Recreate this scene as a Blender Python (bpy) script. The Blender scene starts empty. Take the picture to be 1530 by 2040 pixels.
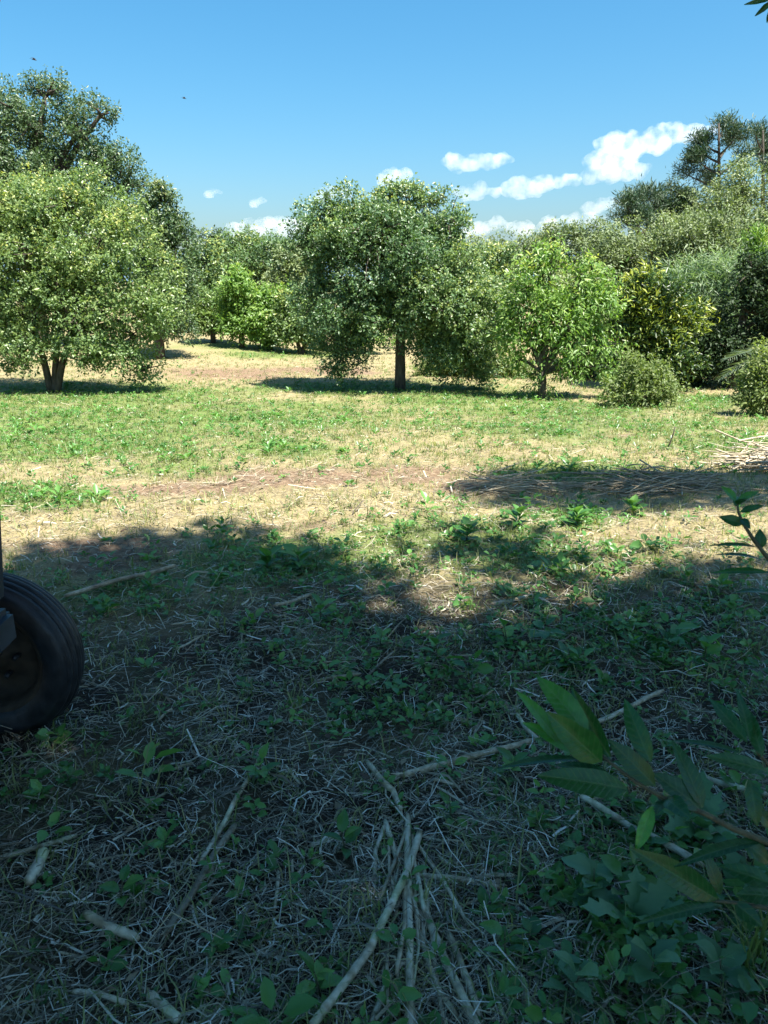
import bpy, math, random
import numpy as np
from mathutils import Vector, Matrix
rnd = random.Random(7)
RNG = np.random.default_rng(11)
scene = bpy.context.scene
COL = scene.collection

# ------------------------------------------------------------------ camera, sky, sun, exposure
CAM = np.array([0.0, 0.0, 1.65]); F = 1500.0; CX, CY = 765.0, 1020.0
PITCH = math.radians(17.05)
cd = bpy.data.cameras.new('camera'); cam = bpy.data.objects.new('camera', cd); COL.objects.link(cam)
cam.location = CAM; cam.rotation_euler = (math.pi/2 - PITCH, 0, 0)
cd.sensor_fit = 'VERTICAL'; cd.sensor_height = 36.0; cd.lens = 36.0*F/2040.0
cd.clip_start = 0.05; cd.clip_end = 9000
cd.dof.use_dof = True; cd.dof.focus_distance = 7.0; cd.dof.aperture_fstop = 12
scene.camera = cam

SUN_EL, SUN_AZ = math.radians(64), math.radians(-47)       # azimuth from +x, towards -y: right and a little behind
S = np.array([math.cos(SUN_EL)*math.cos(SUN_AZ), math.cos(SUN_EL)*math.sin(SUN_AZ), math.sin(SUN_EL)])
w = bpy.data.worlds.new('World'); scene.world = w; w.use_nodes = True
nt = w.node_tree; nt.nodes.clear()
sky = nt.nodes.new('ShaderNodeTexSky'); sky.sky_type = 'NISHITA'; sky.sun_disc = False
sky.sun_elevation = SUN_EL; sky.sun_rotation = math.atan2(S[0], S[1])
sky.altitude = 0; sky.air_density = 1.25; sky.dust_density = 1.6; sky.ozone_density = 10.0
hsv = nt.nodes.new('ShaderNodeHueSaturation'); hsv.inputs['Saturation'].default_value = 1.18; hsv.inputs['Hue'].default_value = 0.484
bgn = nt.nodes.new('ShaderNodeBackground'); bgn.inputs['Strength'].default_value = 0.0665
wo = nt.nodes.new('ShaderNodeOutputWorld')
nt.links.new(sky.outputs[0], hsv.inputs['Color']); nt.links.new(hsv.outputs[0], bgn.inputs[0]); nt.links.new(bgn.outputs[0], wo.inputs[0])
sl = bpy.data.lights.new('sun', 'SUN'); sl.energy = 5.0; sl.angle = math.radians(0.53); sl.color = (1.0, 0.95, 0.86)
so = bpy.data.objects.new('sun', sl); COL.objects.link(so); so.location = (20, -10, 60)
so.rotation_euler = Vector(S).to_track_quat('Z', 'Y').to_euler()
scene.view_settings.view_transform = 'Standard'; scene.view_settings.look = 'None'
scene.view_settings.exposure = 1.56; scene.view_settings.gamma = 1.0; scene.view_settings.use_curve_mapping = False
cy = scene.cycles
cy.max_bounces = 8; cy.diffuse_bounces = 3; cy.glossy_bounces = 2; cy.transmission_bounces = 4; cy.volume_bounces = 12; cy.transparent_max_bounces = 8
cy.caustics_reflective = False; cy.caustics_refractive = False
cy.use_denoising = True; cy.denoising_prefilter = 'FAST'

# ------------------------------------------------------------------ helpers: projection, ground, noise
cp, sp = math.cos(PITCH), math.sin(PITCH)
FW = np.array([0, cp, -sp]); UPV = np.array([0, sp, cp])
def ray(u, v): return FW + UPV*((CY-v)/F) + np.array([1.0, 0, 0])*((u-CX)/F)
def at_y(u, v, y):                 # the point of that ray at world depth y
    d = ray(u, v); return CAM + d*((y-CAM[1])/d[1])
def at_d(u, v, d): return CAM + ray(u, v)*d
def project(P):
    Q = np.asarray(P) - CAM; z = Q@FW; zz = np.where(np.abs(z) < 1e-3, 1e-3, z)
    return CX + F*Q[..., 0]/zz, CY - F*(Q@UPV)/zz, z
def _hash(ix, iy, iz, seed):
    h = (ix*374761393 + iy*668265263 + iz*2147483647 + seed*974711) & 0xFFFFFFFF
    h = ((h ^ (h >> 13))*1274126177) & 0xFFFFFFFF
    return ((h ^ (h >> 16)) & 0xFFFF)/65535.0
def noise2(x, y, s, seed=0):
    x = np.asarray(x)/s + 1000.37; y = np.asarray(y)/s + 1000.71
    ix = np.floor(x).astype(np.int64); iy = np.floor(y).astype(np.int64); fx = x-ix; fy = y-iy
    fx = fx*fx*(3-2*fx); fy = fy*fy*(3-2*fy); z = np.zeros_like(ix)
    a = _hash(ix, iy, z, seed); b = _hash(ix+1, iy, z, seed); c = _hash(ix, iy+1, z, seed); d = _hash(ix+1, iy+1, z, seed)
    return (a*(1-fx)+b*fx)*(1-fy) + (c*(1-fx)+d*fx)*fy
def sstep(a, b, x):
    t = np.clip((np.asarray(x, float)-a)/(b-a), 0, 1); return t*t*(3-2*t)
def gz(x, y):
    x = np.asarray(x, float); y = np.asarray(y, float)
    z = -0.85*sstep(3.5, 18, y)
    z = z + .55*sstep(19, 33, y)*(1-sstep(-7, 1, x))*(1-sstep(60, 90, y))
    far = 1 - sstep(40, 90, np.hypot(x, y))
    z = z + far*(0.10*(noise2(x, y, 3.1, 1)-.5) + 0.07*(noise2(x, y, 1.1, 2)-.5) + 0.035*(noise2(x, y, .37, 3)-.5))
    near = 1 - sstep(9, 16, y)
    z = z + near*(0.034*(noise2(x, y, .16, 4)-.5) + 0.018*(noise2(x, y, .07, 5)-.5))
    return z
def ground_at(u, v):
    d = ray(u, v); t = 0.4
    while t < 400:
        p = CAM + d*t
        if p[2] <= gz(p[0], p[1]): break
        t += 0.01 + t*0.002
    return np.array([p[0], p[1], float(gz(p[0], p[1]))])

# ------------------------------------------------------------------ helpers: meshes and objects
def mesh_np(name, V, faces, attrs=None, smooth=False):
    V = np.asarray(V, np.float32).reshape(-1, 3); m = bpy.data.meshes.new(name)
    m.vertices.add(len(V)); m.vertices.foreach_set('co', V.ravel())
    faces = [np.asarray(f, np.int32) for f in faces if len(f)]
    nl = sum(f.size for f in faces); npol = sum(len(f) for f in faces)
    m.loops.add(nl); m.polygons.add(npol)
    m.loops.foreach_set('vertex_index', np.concatenate([f.ravel() for f in faces]).astype(np.int32))
    st = []; o = 0
    for f in faces:
        st.append(o + np.arange(len(f))*f.shape[1]); o += f.size
    m.polygons.foreach_set('loop_start', np.concatenate(st).astype(np.int32))
    if smooth: m.polygons.foreach_set('use_smooth', np.ones(npol, bool))
    for k, a in (attrs or {}).items():
        at = m.attributes.new(k, 'FLOAT', 'POINT'); at.data.foreach_set('value', np.asarray(a, np.float32))
    m.update(calc_edges=True); m.validate()
    return m
def obj(name, mesh, mat=None, parent=None, loc=None):
    o = bpy.data.objects.new(name, mesh); COL.objects.link(o)
    if mat is not None and mesh is not None and not mesh.materials: mesh.materials.append(mat)
    if parent is not None: o.parent = parent
    if loc is not None: o.location = tuple(float(q) for q in loc)
    return o
def tag(o, label=None, cat=None, group=None, kind=None):
    if label: o['label'] = label
    if cat: o['category'] = cat
    if group: o['group'] = group
    if kind: o['kind'] = kind
    return o
def thing(name, label, cat, loc, group=None): return tag(obj(name, None, None, None, loc), label, cat, group)
def norm(v): return v/np.maximum(np.linalg.norm(v, axis=-1, keepdims=True), 1e-9)
class Tubes:
    """tapered tubes collected into one mesh; points are local"""
    def __init__(s): s.V = []; s.Q = []; s.T = []; s.n = 0; s.A = []
    def add(s, pts, rad, k=6, cap=True, a=0.5):
        a = np.broadcast_to(np.asarray(a, float), (len(pts),))
        pts = np.asarray(pts, float); rad = np.broadcast_to(np.asarray(rad, float), (len(pts),))
        tang = norm(np.gradient(pts, axis=0)); ref = np.array([0, 0, 1.0]) if abs(tang[0, 2]) < .8 else np.array([1.0, 0, 0])
        ang = np.arange(k)*2*math.pi/k; base = s.n
        for p, t, r in zip(pts, tang, rad):
            u = norm(np.cross(ref, t)); v = np.cross(t, u); ref = np.cross(t, u)*0 + ref
            s.V.append(p + r*(np.cos(ang)[:, None]*u + np.sin(ang)[:, None]*v))
        n = len(pts); s.n += n*k; s.A.append(np.repeat(a, k))
        for i in range(n-1):
            for j in range(k):
                s.Q.append((base+i*k+j, base+i*k+(j+1) % k, base+(i+1)*k+(j+1) % k, base+(i+1)*k+j))
        if cap:
            for e, pc in ((0, pts[0]), (n-1, pts[-1])):
                s.V.append(pc[None]); s.A.append(np.array([a[e]])); c = s.n; s.n += 1
                for j in range(k):
                    q = (base+e*k+j, base+e*k+(j+1) % k, c); s.T.append(q[::-1] if e == 0 else q)
    def mesh(s, name, smooth=True): return mesh_np(name, np.concatenate(s.V), [s.Q, s.T], {'rnd': np.concatenate(s.A)}, smooth)
def box_mesh(name, lo, hi, bev=0.0):
    import bmesh
    bm = bmesh.new(); bmesh.ops.create_cube(bm, size=1)
    lo = np.array(lo, float); hi = np.array(hi, float)
    for v in bm.verts: v.co = Vector((lo+hi)/2 + np.array(v.co)*(hi-lo))
    if bev: bmesh.ops.bevel(bm, geom=bm.edges[:], offset=bev, segments=2, affect='EDGES')
    m = bpy.data.meshes.new(name); bm.to_mesh(m); bm.free(); return m

# ------------------------------------------------------------------ materials
def mat_new(name):
    m = bpy.data.materials.new(name); m.use_nodes = True; n = m.node_tree.nodes; n.clear()
    return m, n, m.node_tree.links
def ramp(n, cols):
    r = n.new('ShaderNodeValToRGB'); e = r.color_ramp.elements
    while len(e) < len(cols): e.new(0.5)
    for i, (p, c) in enumerate(cols): e[i].position = p; e[i].color = (*c, 1)
    return r
def leaf_mat(name, cols, rough=0.45, trans=0.35, spec=0.5, tint=(1.25, 1.35, 0.6), gain=1.0):
    cols = [(p, (c[0]*gain, c[1]*gain*(1.06 if gain > 1 else 1), c[2]*gain)) for p, c in cols]
    m, n, l = mat_new(name)
    at = n.new('ShaderNodeAttribute'); at.attribute_name = 'rnd'; r = ramp(n, cols); l.new(at.outputs['Fac'], r.inputs[0])
    p = n.new('ShaderNodeBsdfPrincipled'); p.inputs['Roughness'].default_value = rough; p.inputs['Specular IOR Level'].default_value = spec
    l.new(r.outputs[0], p.inputs['Base Color'])
    mul = n.new('ShaderNodeMixRGB'); mul.blend_type = 'MULTIPLY'; mul.inputs[0].default_value = 1; mul.inputs[2].default_value = (*tint, 1)
    l.new(r.outputs[0], mul.inputs[1])
    t = n.new('ShaderNodeBsdfTranslucent'); l.new(mul.outputs[0], t.inputs[0])
    mx = n.new('ShaderNodeMixShader'); mx.inputs[0].default_value = trans
    l.new(p.outputs[0], mx.inputs[1]); l.new(t.outputs[0], mx.inputs[2])
    o = n.new('ShaderNodeOutputMaterial'); l.new(mx.outputs[0], o.inputs[0]); return m
def simple_mat(name, c1, c2, scale=20, rough=0.7, metal=0.0, bump=0.3, stretch=None, spec=0.4, detail=6, attr=None):
    m, n, l = mat_new(name)
    tc = n.new('ShaderNodeTexCoord'); mp = n.new('ShaderNodeMapping'); l.new(tc.outputs['Object'], mp.inputs[0])
    if stretch: mp.inputs['Scale'].default_value = stretch
    no = n.new('ShaderNodeTexNoise'); no.inputs['Scale'].default_value = scale; no.inputs['Detail'].default_value = detail
    l.new(mp.outputs[0], no.inputs['Vector'])
    r = ramp(n, [(0.32, c1), (0.68, c2)]); l.new(no.outputs['Fac'], r.inputs[0])
    p = n.new('ShaderNodeBsdfPrincipled'); p.inputs['Roughness'].default_value = rough; p.inputs['Metallic'].default_value = metal
    p.inputs['Specular IOR Level'].default_value = spec
    src = r.outputs[0]
    if attr:
        at = n.new('ShaderNodeAttribute'); at.attribute_name = 'rnd'; rr = ramp(n, attr); l.new(at.outputs['Fac'], rr.inputs[0])
        mu = n.new('ShaderNodeMixRGB'); mu.blend_type = 'MULTIPLY'; mu.inputs[0].default_value = 1
        l.new(r.outputs[0], mu.inputs[1]); l.new(rr.outputs[0], mu.inputs[2]); src = mu.outputs[0]
    l.new(src, p.inputs['Base Color'])
    if bump:
        b = n.new('ShaderNodeBump'); b.inputs['Strength'].default_value = bump; b.inputs['Distance'].default_value = 0.02
        l.new(no.outputs['Fac'], b.inputs['Height']); l.new(b.outputs[0], p.inputs['Normal'])
    o = n.new('ShaderNodeOutputMaterial'); l.new(p.outputs[0], o.inputs[0]); return m
M = {}
M['oak'] = leaf_mat('oak_leaf', [(0, (.04, .080, .038)), (.45, (.09, .15, .068)), (.72, (.16, .21, .078)), (1, (.34, .33, .10))], .36, .34, gain=1.22)
M['oak_light'] = leaf_mat('light_oak_leaf', [(0, (.05, .10, .038)), (.45, (.115, .168, .066)), (.75, (.19, .235, .08)), (1, (.36, .335, .11))], .34, .38, gain=1.32)
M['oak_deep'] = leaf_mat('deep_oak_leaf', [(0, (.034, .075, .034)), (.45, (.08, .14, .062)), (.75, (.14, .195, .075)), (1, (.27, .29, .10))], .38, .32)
M['oak_grey'] = leaf_mat('grey_oak_leaf', [(0, (.06, .09, .045)), (.5, (.13, .165, .075)), (.8, (.19, .22, .10)), (1, (.26, .27, .125))], .5, .30, gain=1.22)
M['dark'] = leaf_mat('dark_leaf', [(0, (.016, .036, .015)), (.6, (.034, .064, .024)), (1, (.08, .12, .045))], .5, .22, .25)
M['fruit'] = leaf_mat('fruit_leaf', [(0, (.05, .115, .03)), (.4, (.13, .225, .055)), (.8, (.22, .31, .075)), (1, (.40, .41, .11))], .40, .42, gain=1.12)
M['loquat'] = leaf_mat('loquat_leaf', [(0, (.015, .04, .015)), (.48, (.04, .085, .025)), (.66, (.17, .235, .04)), (1, (.36, .40, .06))], .35, .30)
M['shrub'] = leaf_mat('shrub_leaf', [(0, (.09, .145, .04)), (.5, (.17, .23, .075)), (1, (.30, .33, .13))], .5, .42)
M['reed'] = leaf_mat('reed_leaf', [(0, (.09, .16, .08)), (.5, (.17, .26, .14)), (1, (.28, .36, .2))], .45, .40)
M['needle'] = leaf_mat('pine_needle', [(0, (.018, .045, .022)), (.6, (.04, .085, .036)), (1, (.085, .14, .055))], .5, .15)
M['laurel'] = leaf_mat('laurel_leaf', [(0, (.012, .05, .014)), (.6, (.02, .095, .02)), (1, (.06, .17, .03))], .36, .25, .5)
def veined(m):
    n = m.node_tree.nodes; l = m.node_tree.links; tc = n.new('ShaderNodeTexCoord'); sx = n.new('ShaderNodeSeparateXYZ'); l.new(tc.outputs['Object'], sx.inputs[0])
    ab = n.new('ShaderNodeMath'); ab.operation = 'ABSOLUTE'; l.new(sx.outputs['Y'], ab.inputs[0])
    ma = n.new('ShaderNodeMath'); ma.operation = 'MULTIPLY_ADD'; l.new(ab.outputs[0], ma.inputs[0]); ma.inputs[1].default_value = -.9; l.new(sx.outputs['X'], ma.inputs[2])
    mu = n.new('ShaderNodeMath'); mu.operation = 'MULTIPLY'; l.new(ma.outputs[0], mu.inputs[0]); mu.inputs[1].default_value = 620
    si = n.new('ShaderNodeMath'); si.operation = 'SINE'; l.new(mu.outputs[0], si.inputs[0])
    pw = n.new('ShaderNodeMapRange'); pw.inputs['From Min'].default_value = .82; pw.inputs['From Max'].default_value = 1.0; l.new(si.outputs[0], pw.inputs['Value'])
    mid = n.new('ShaderNodeMapRange'); mid.inputs['From Min'].default_value = .0016; mid.inputs['From Max'].default_value = .0006; l.new(ab.outputs[0], mid.inputs['Value'])
    mx = n.new('ShaderNodeMath'); mx.operation = 'MAXIMUM'; l.new(pw.outputs[0], mx.inputs[0]); l.new(mid.outputs[0], mx.inputs[1])
    no = n.new('ShaderNodeTexNoise'); no.inputs['Scale'].default_value = 70; no.inputs['Detail'].default_value = 5; l.new(tc.outputs['Object'], no.inputs['Vector'])
    bsdf = [q for q in n if q.type == 'BSDF_PRINCIPLED'][0]; src = bsdf.inputs['Base Color'].links[0].from_socket
    sc = n.new('ShaderNodeMixRGB'); sc.blend_type = 'MULTIPLY'; sc.inputs[0].default_value = .7; rr = ramp(n, [(.3, (.55, .6, .5)), (.7, (1.3, 1.25, 1.1))]); l.new(no.outputs['Fac'], rr.inputs[0]); l.new(src, sc.inputs[1]); l.new(rr.outputs[0], sc.inputs[2])
    mm = n.new('ShaderNodeMath'); mm.operation = 'MULTIPLY'; l.new(mx.outputs[0], mm.inputs[0]); mm.inputs[1].default_value = .22
    mc = n.new('ShaderNodeMixRGB'); l.new(mm.outputs[0], mc.inputs[0]); l.new(sc.outputs[0], mc.inputs[1]); mc.inputs[2].default_value = (.16, .24, .09, 1); l.new(mc.outputs[0], bsdf.inputs['Base Color'])
    bp = n.new('ShaderNodeBump'); bp.inputs['Strength'].default_value = .35; bp.inputs['Distance'].default_value = .001; bp.invert = True; l.new(mx.outputs[0], bp.inputs['Height']); l.new(bp.outputs[0], bsdf.inputs['Normal'])
    return m
M['laurel_near'] = veined(leaf_mat('near_laurel_leaf', [(0, (.016, .06, .024)), (.55, (.025, .11, .026)), (1, (.085, .26, .04))], .3, .22, .4, (.5, 1.5, .4)))
M['palm'] = leaf_mat('palm_leaf', [(0, (.06, .10, .055)), (.5, (.11, .16, .10)), (1, (.2, .24, .15))], .4, .3)
M['weed'] = leaf_mat('weed_leaf', [(0, (.035, .10, .024)), (.5, (.08, .21, .046)), (1, (.17, .33, .08))], .36, .34, .5)
M['weed_blue'] = leaf_mat('grey_weed_leaf', [(0, (.05, .13, .055)), (.5, (.08, .18, .075)), (1, (.13, .24, .11))], .5, .30)
M['grass'] = leaf_mat('grass_blade', [(0, (.085, .13, .035)), (.45, (.18, .22, .07)), (.75, (.32, .305, .12)), (1, (.46, .40, .2))], .5, .35)
M['straw'] = leaf_mat('straw', [(0, (.10, .08, .055)), (.3, (.24, .20, .13)), (.65, (.43, .37, .245)), (1, (.68, .64, .54))], .42, .12, .5, (1.1, 1.0, .8))
M['bark'] = simple_mat('bark', (.03, .024, .018), (.095, .08, .062), 14, .9, 0, .8, (1, 1, .25))
M['bark_pale'] = simple_mat('pale_bark', (.12, .09, .06), (.28, .22, .15), 14, .9, 0, .6, (1, 1, .25))
M['cane'] = simple_mat('dry_cane', (.26, .215, .14), (.62, .56, .42), 30, .5, 0, .25, None, .5, 8, [(0, (.38, .33, .30)), (.35, (.8, .72, .6)), (.6, (1, 1, 1)), (.8, (.72, .85, .5)), (1, (.45, .75, .3))])
M['rubber'] = simple_mat('tyre_rubber', (.009, .010, .012), (.026, .028, .032), 22, .5, 0, .25)
M['steel'] = simple_mat('painted_steel', (.016, .024, .034), (.032, .042, .055), 12, .45, 0, .12)
M['dark_steel'] = simple_mat('dark_steel', (.02, .022, .026), (.05, .05, .055), 18, .5, .3, .2)
M['rim'] = simple_mat('rusty_rim', (.02, .014, .010), (.07, .05, .032), 16, .75, .1, .4)
M['seat'] = simple_mat('seat_vinyl', (.012, .012, .012), (.03, .03, .03), 30, .6, 0, .2)
M['bird'] = simple_mat('bird_feather', (.015, .02, .03), (.05, .06, .08), 20, .8, 0, 0)
def twig_mat(): return simple_mat('twig', (.05, .05, .025), (.12, .11, .055), 60, .7, 0, .3)
M['twig'] = twig_mat()

# ------------------------------------------------------------------ ground: patch maps and one sheet
GREEN = [(110, 855, 230, 55, 1.0), (70, 990, 150, 22, .95), (330, 930, 120, 22, .6), (565, 893, 75, 14, 1.1), (510, 830, 260, 40, .55), (930, 793, 190, 13, 1.1),
         (1120, 818, 150, 13, 1.2), (720, 775, 260, 12, .9), (200, 788, 230, 20, 1.1), (900, 1068, 190, 40, 1.0), (1150, 1032, 70, 18, 1.1), (600, 1125, 230, 55, .8),
         (1050, 1125, 170, 50, .7), (1300, 1260, 320, 130, .75), (860, 1390, 260, 70, .55), (1350, 1800, 260, 260, .6), (1050, 850, 280, 30, .5), (1450, 880, 100, 18, .7), (1330, 850, 200, 25, .4),
         (560, 706, 150, 8, .9), (430, 690, 80, 6, .7), (1400, 805, 90, 14, .9), (1130, 950, 120, 22, .8), (1250, 1110, 280, 40, .35), (620, 1290, 220, 60, .4), (200, 1190, 180, 40, .5), (60, 1560, 120, 60, .4), (1000, 1330, 300, 70, .5)]
SOIL = [(560, 950, 330, 20, .9), (330, 975, 160, 14, 1.0), (250, 1092, 190, 20, 1.0), (640, 1050, 140, 14, .7), (1000, 968, 120, 18, 1.0), (1260, 872, 130, 8, .8), (450, 745, 160, 14, .7),
        (1330, 1075, 160, 16, .5), (820, 935, 160, 14, .6), (620, 1165, 60, 14, .7), (200, 1130, 140, 16, .6), (1180, 1180, 120, 20, .4), (1480, 1900, 150, 160, .8), (700, 1500, 60, 40, .8), (330, 1290, 90, 50, .6), (620, 740, 160, 10, .7)]
def patch(P, table):
    u, v, z = project(P); out = np.zeros(len(u))
    for (a, b, ra, rb, s) in table:
        d2 = ((u-a)/ra)**2 + ((v-b)/rb)**2
        out = np.maximum(out, s*np.exp(-d2*0.9))
    return np.where(z > 0.3, out, .3)
def green_soil(x, y):
    P = np.stack([x, y, gz(x, y)], -1)
    g = patch(P, GREEN); s = patch(P, SOIL)
    nz = noise2(x, y, .9, 21)*.55 + noise2(x, y, .3, 22)*.45
    g = np.clip(g*(.35 + 1.25*nz) + .19*sstep(5.5, 8.5, y)*(noise2(x, y, 1.7, 23)*.6 + nz*.8 - .12) + .1*(noise2(x, y, 1.7, 23)-.4), 0, 1)
    g = g*(1-.8*patch(P, [(470, 738, 190, 30, 1.0), (760, 738, 160, 12, .6), (330, 720, 60, 20, .7)]))
    s = np.clip(s*(.45 + 1.1*noise2(x, y, .5, 24)) + .22*(noise2(x, y, .8, 25) - .5), 0, 1)*(1-.6*g)
    return g, s
def shade_dark(x, y):  # near soil coloured darker to deepen the tree shade, noise-edged
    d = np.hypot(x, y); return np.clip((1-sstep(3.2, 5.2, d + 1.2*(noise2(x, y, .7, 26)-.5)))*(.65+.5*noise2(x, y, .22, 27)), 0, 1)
def axis_pts(lo, hi, segs):
    out = [lo]
    while out[-1] < hi:
        x = out[-1]
        for (a, b, st) in segs:
            if a <= x < b: out.append(x+st); break
        else: out.append(x + max(1.0, abs(x)*.16))
    return np.array(out)
ys = axis_pts(-3000, 3000, [(-12, .8, .35), (.8, 6, .035), (6, 12, .09), (12, 24, .25), (24, 50, .8)])
ys = np.concatenate([-np.geomspace(3000, 12.5, 24), ys[ys >= -12]]) if ys[0] < -12 else ys
ys = np.concatenate([-np.geomspace(3000, 12.5, 24), np.arange(-12, .8, .35), np.arange(.8, 6, .045), np.arange(6, 12, .1), np.arange(12, 24, .25), np.arange(24, 50, .8), np.geomspace(50, 3000, 26)])
xh = np.concatenate([np.arange(0, 3.2, .048), np.arange(3.2, 8, .12), np.arange(8, 24, .4), np.geomspace(24, 3000, 28)])
xs = np.concatenate([-xh[:0:-1], xh])
X, Y = np.meshgrid(xs, ys); Xf, Yf = X.ravel(), Y.ravel(); Zf = gz(Xf, Yf)
g_, s_ = green_soil(Xf, Yf)
ny, nx = X.shape; idx = np.arange(nx*ny).reshape(ny, nx)
Q = np.stack([idx[:-1, :-1].ravel(), idx[:-1, 1:].ravel(), idx[1:, 1:].ravel(), idx[1:, :-1].ravel()], -1)
def ground_mat():
    m, n, l = mat_new('ground')
    tc = n.new('ShaderNodeTexCoord')
    def nz(scale, detail=6, stretch=None):
        t = n.new('ShaderNodeTexNoise'); t.inputs['Scale'].default_value = scale; t.inputs['Detail'].default_value = detail; t.inputs['Roughness'].default_value = .65
        if stretch:
            mp = n.new('ShaderNodeMapping'); mp.inputs['Scale'].default_value = stretch; l.new(tc.outputs['Object'], mp.inputs[0]); l.new(mp.outputs[0], t.inputs['Vector'])
        else: l.new(tc.outputs['Object'], t.inputs['Vector'])
        return t
    a = nz(22); b = nz(5); c = nz(60, 4, (1, 3.5, 1))
    soil = ramp(n, [(.3, (.10, .062, .038)), (.5, (.20, .138, .088)), (.72, (.35, .255, .165))]); l.new(a.outputs['Fac'], soil.inputs[0])
    thatch = ramp(n, [(.28, (.12, .098, .048)), (.5, (.28, .23, .122)), (.72, (.44, .37, .208))]); l.new(c.outputs['Fac'], thatch.inputs[0])
    green = ramp(n, [(.3, (.065, .10, .028)), (.55, (.165, .21, .065)), (.75, (.28, .31, .115))]); l.new(c.outputs['Fac'], green.inputs[0])
    at1 = n.new('ShaderNodeAttribute'); at1.attribute_name = 'soil'; at2 = n.new('ShaderNodeAttribute'); at2.attribute_name = 'green'
    def mask(at, nzn, w):
        ad = n.new('ShaderNodeMath'); ad.operation = 'MULTIPLY_ADD'; l.new(nzn.outputs['Fac'], ad.inputs[0]); ad.inputs[1].default_value = w; l.new(at.outputs['Fac'], ad.inputs[2])
        mr = n.new('ShaderNodeMapRange'); mr.inputs['From Min'].default_value = w*.5+.18; mr.inputs['From Max'].default_value = w*.5+.55; l.new(ad.outputs[0], mr.inputs['Value']); return mr
    m1 = n.new('ShaderNodeMixRGB'); l.new(mask(at1, b, .9).outputs[0], m1.inputs[0]); l.new(thatch.outputs[0], m1.inputs[1]); l.new(soil.outputs[0], m1.inputs[2])
    m2 = n.new('ShaderNodeMixRGB'); l.new(mask(at2, nz(9), .9).outputs[0], m2.inputs[0]); l.new(m1.outputs[0], m2.inputs[1]); l.new(green.outputs[0], m2.inputs[2])
    shade_ramp = ramp(n, [(.3, (.014, .011, .009)), (.55, (.04, .031, .023)), (.75, (.10, .08, .055))]); l.new(c.outputs['Fac'], shade_ramp.inputs[0])  # near-black soil tones that put shade into the foreground colour
    at3 = n.new('ShaderNodeAttribute'); at3.attribute_name = 'shade_dark'; m3 = n.new('ShaderNodeMixRGB'); l.new(at3.outputs['Fac'], m3.inputs[0]); l.new(m2.outputs[0], m3.inputs[1]); l.new(shade_ramp.outputs[0], m3.inputs[2])
    p = n.new('ShaderNodeBsdfPrincipled'); p.inputs['Roughness'].default_value = .95; p.inputs['Specular IOR Level'].default_value = .15
    l.new(m3.outputs[0], p.inputs['Base Color'])
    bp = n.new('ShaderNodeBump'); bp.inputs['Strength'].default_value = .9; bp.inputs['Distance'].default_value = .03
    l.new(a.outputs['Fac'], bp.inputs['Height']); l.new(bp.outputs[0], p.inputs['Normal'])
    o = n.new('ShaderNodeOutputMaterial'); l.new(p.outputs[0], o.inputs[0]); return m
go = obj('ground', mesh_np('ground', np.stack([Xf, Yf, Zf], -1), [Q], {'green': g_*(1-.8*shade_dark(Xf, Yf)), 'soil': s_, 'shade_dark': shade_dark(Xf, Yf)}, True), ground_mat()); tag(go, kind='structure')

# distant hill; its forest colour is shifted to blue in place of air haze
hx = np.linspace(-900, 1100, 90); prof = 78 + 10*(noise2(hx, hx*0, 260, 31)-.5) + 3*noise2(hx, hx*0, 40, 32)
hv = []; rows = 14
for j in range(rows):
    t = j/(rows-1); hv.append(np.stack([hx, 1700 + 900*t + 0*hx, -1 + prof*np.sin(t*math.pi)**.8 + 2*noise2(hx, hx*0+t*300, 25, 33)], -1))
hv = np.concatenate(hv); ii = np.arange(len(hv)).reshape(rows, -1)
hq = np.stack([ii[:-1, :-1].ravel(), ii[:-1, 1:].ravel(), ii[1:, 1:].ravel(), ii[1:, :-1].ravel()], -1)
tag(obj('hill', mesh_np('hill', hv, [hq], None, True), simple_mat('hill_haze_blue', (.05, .10, .16), (.09, .16, .23), .03, 1, 0, 0)), kind='structure')

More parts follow.
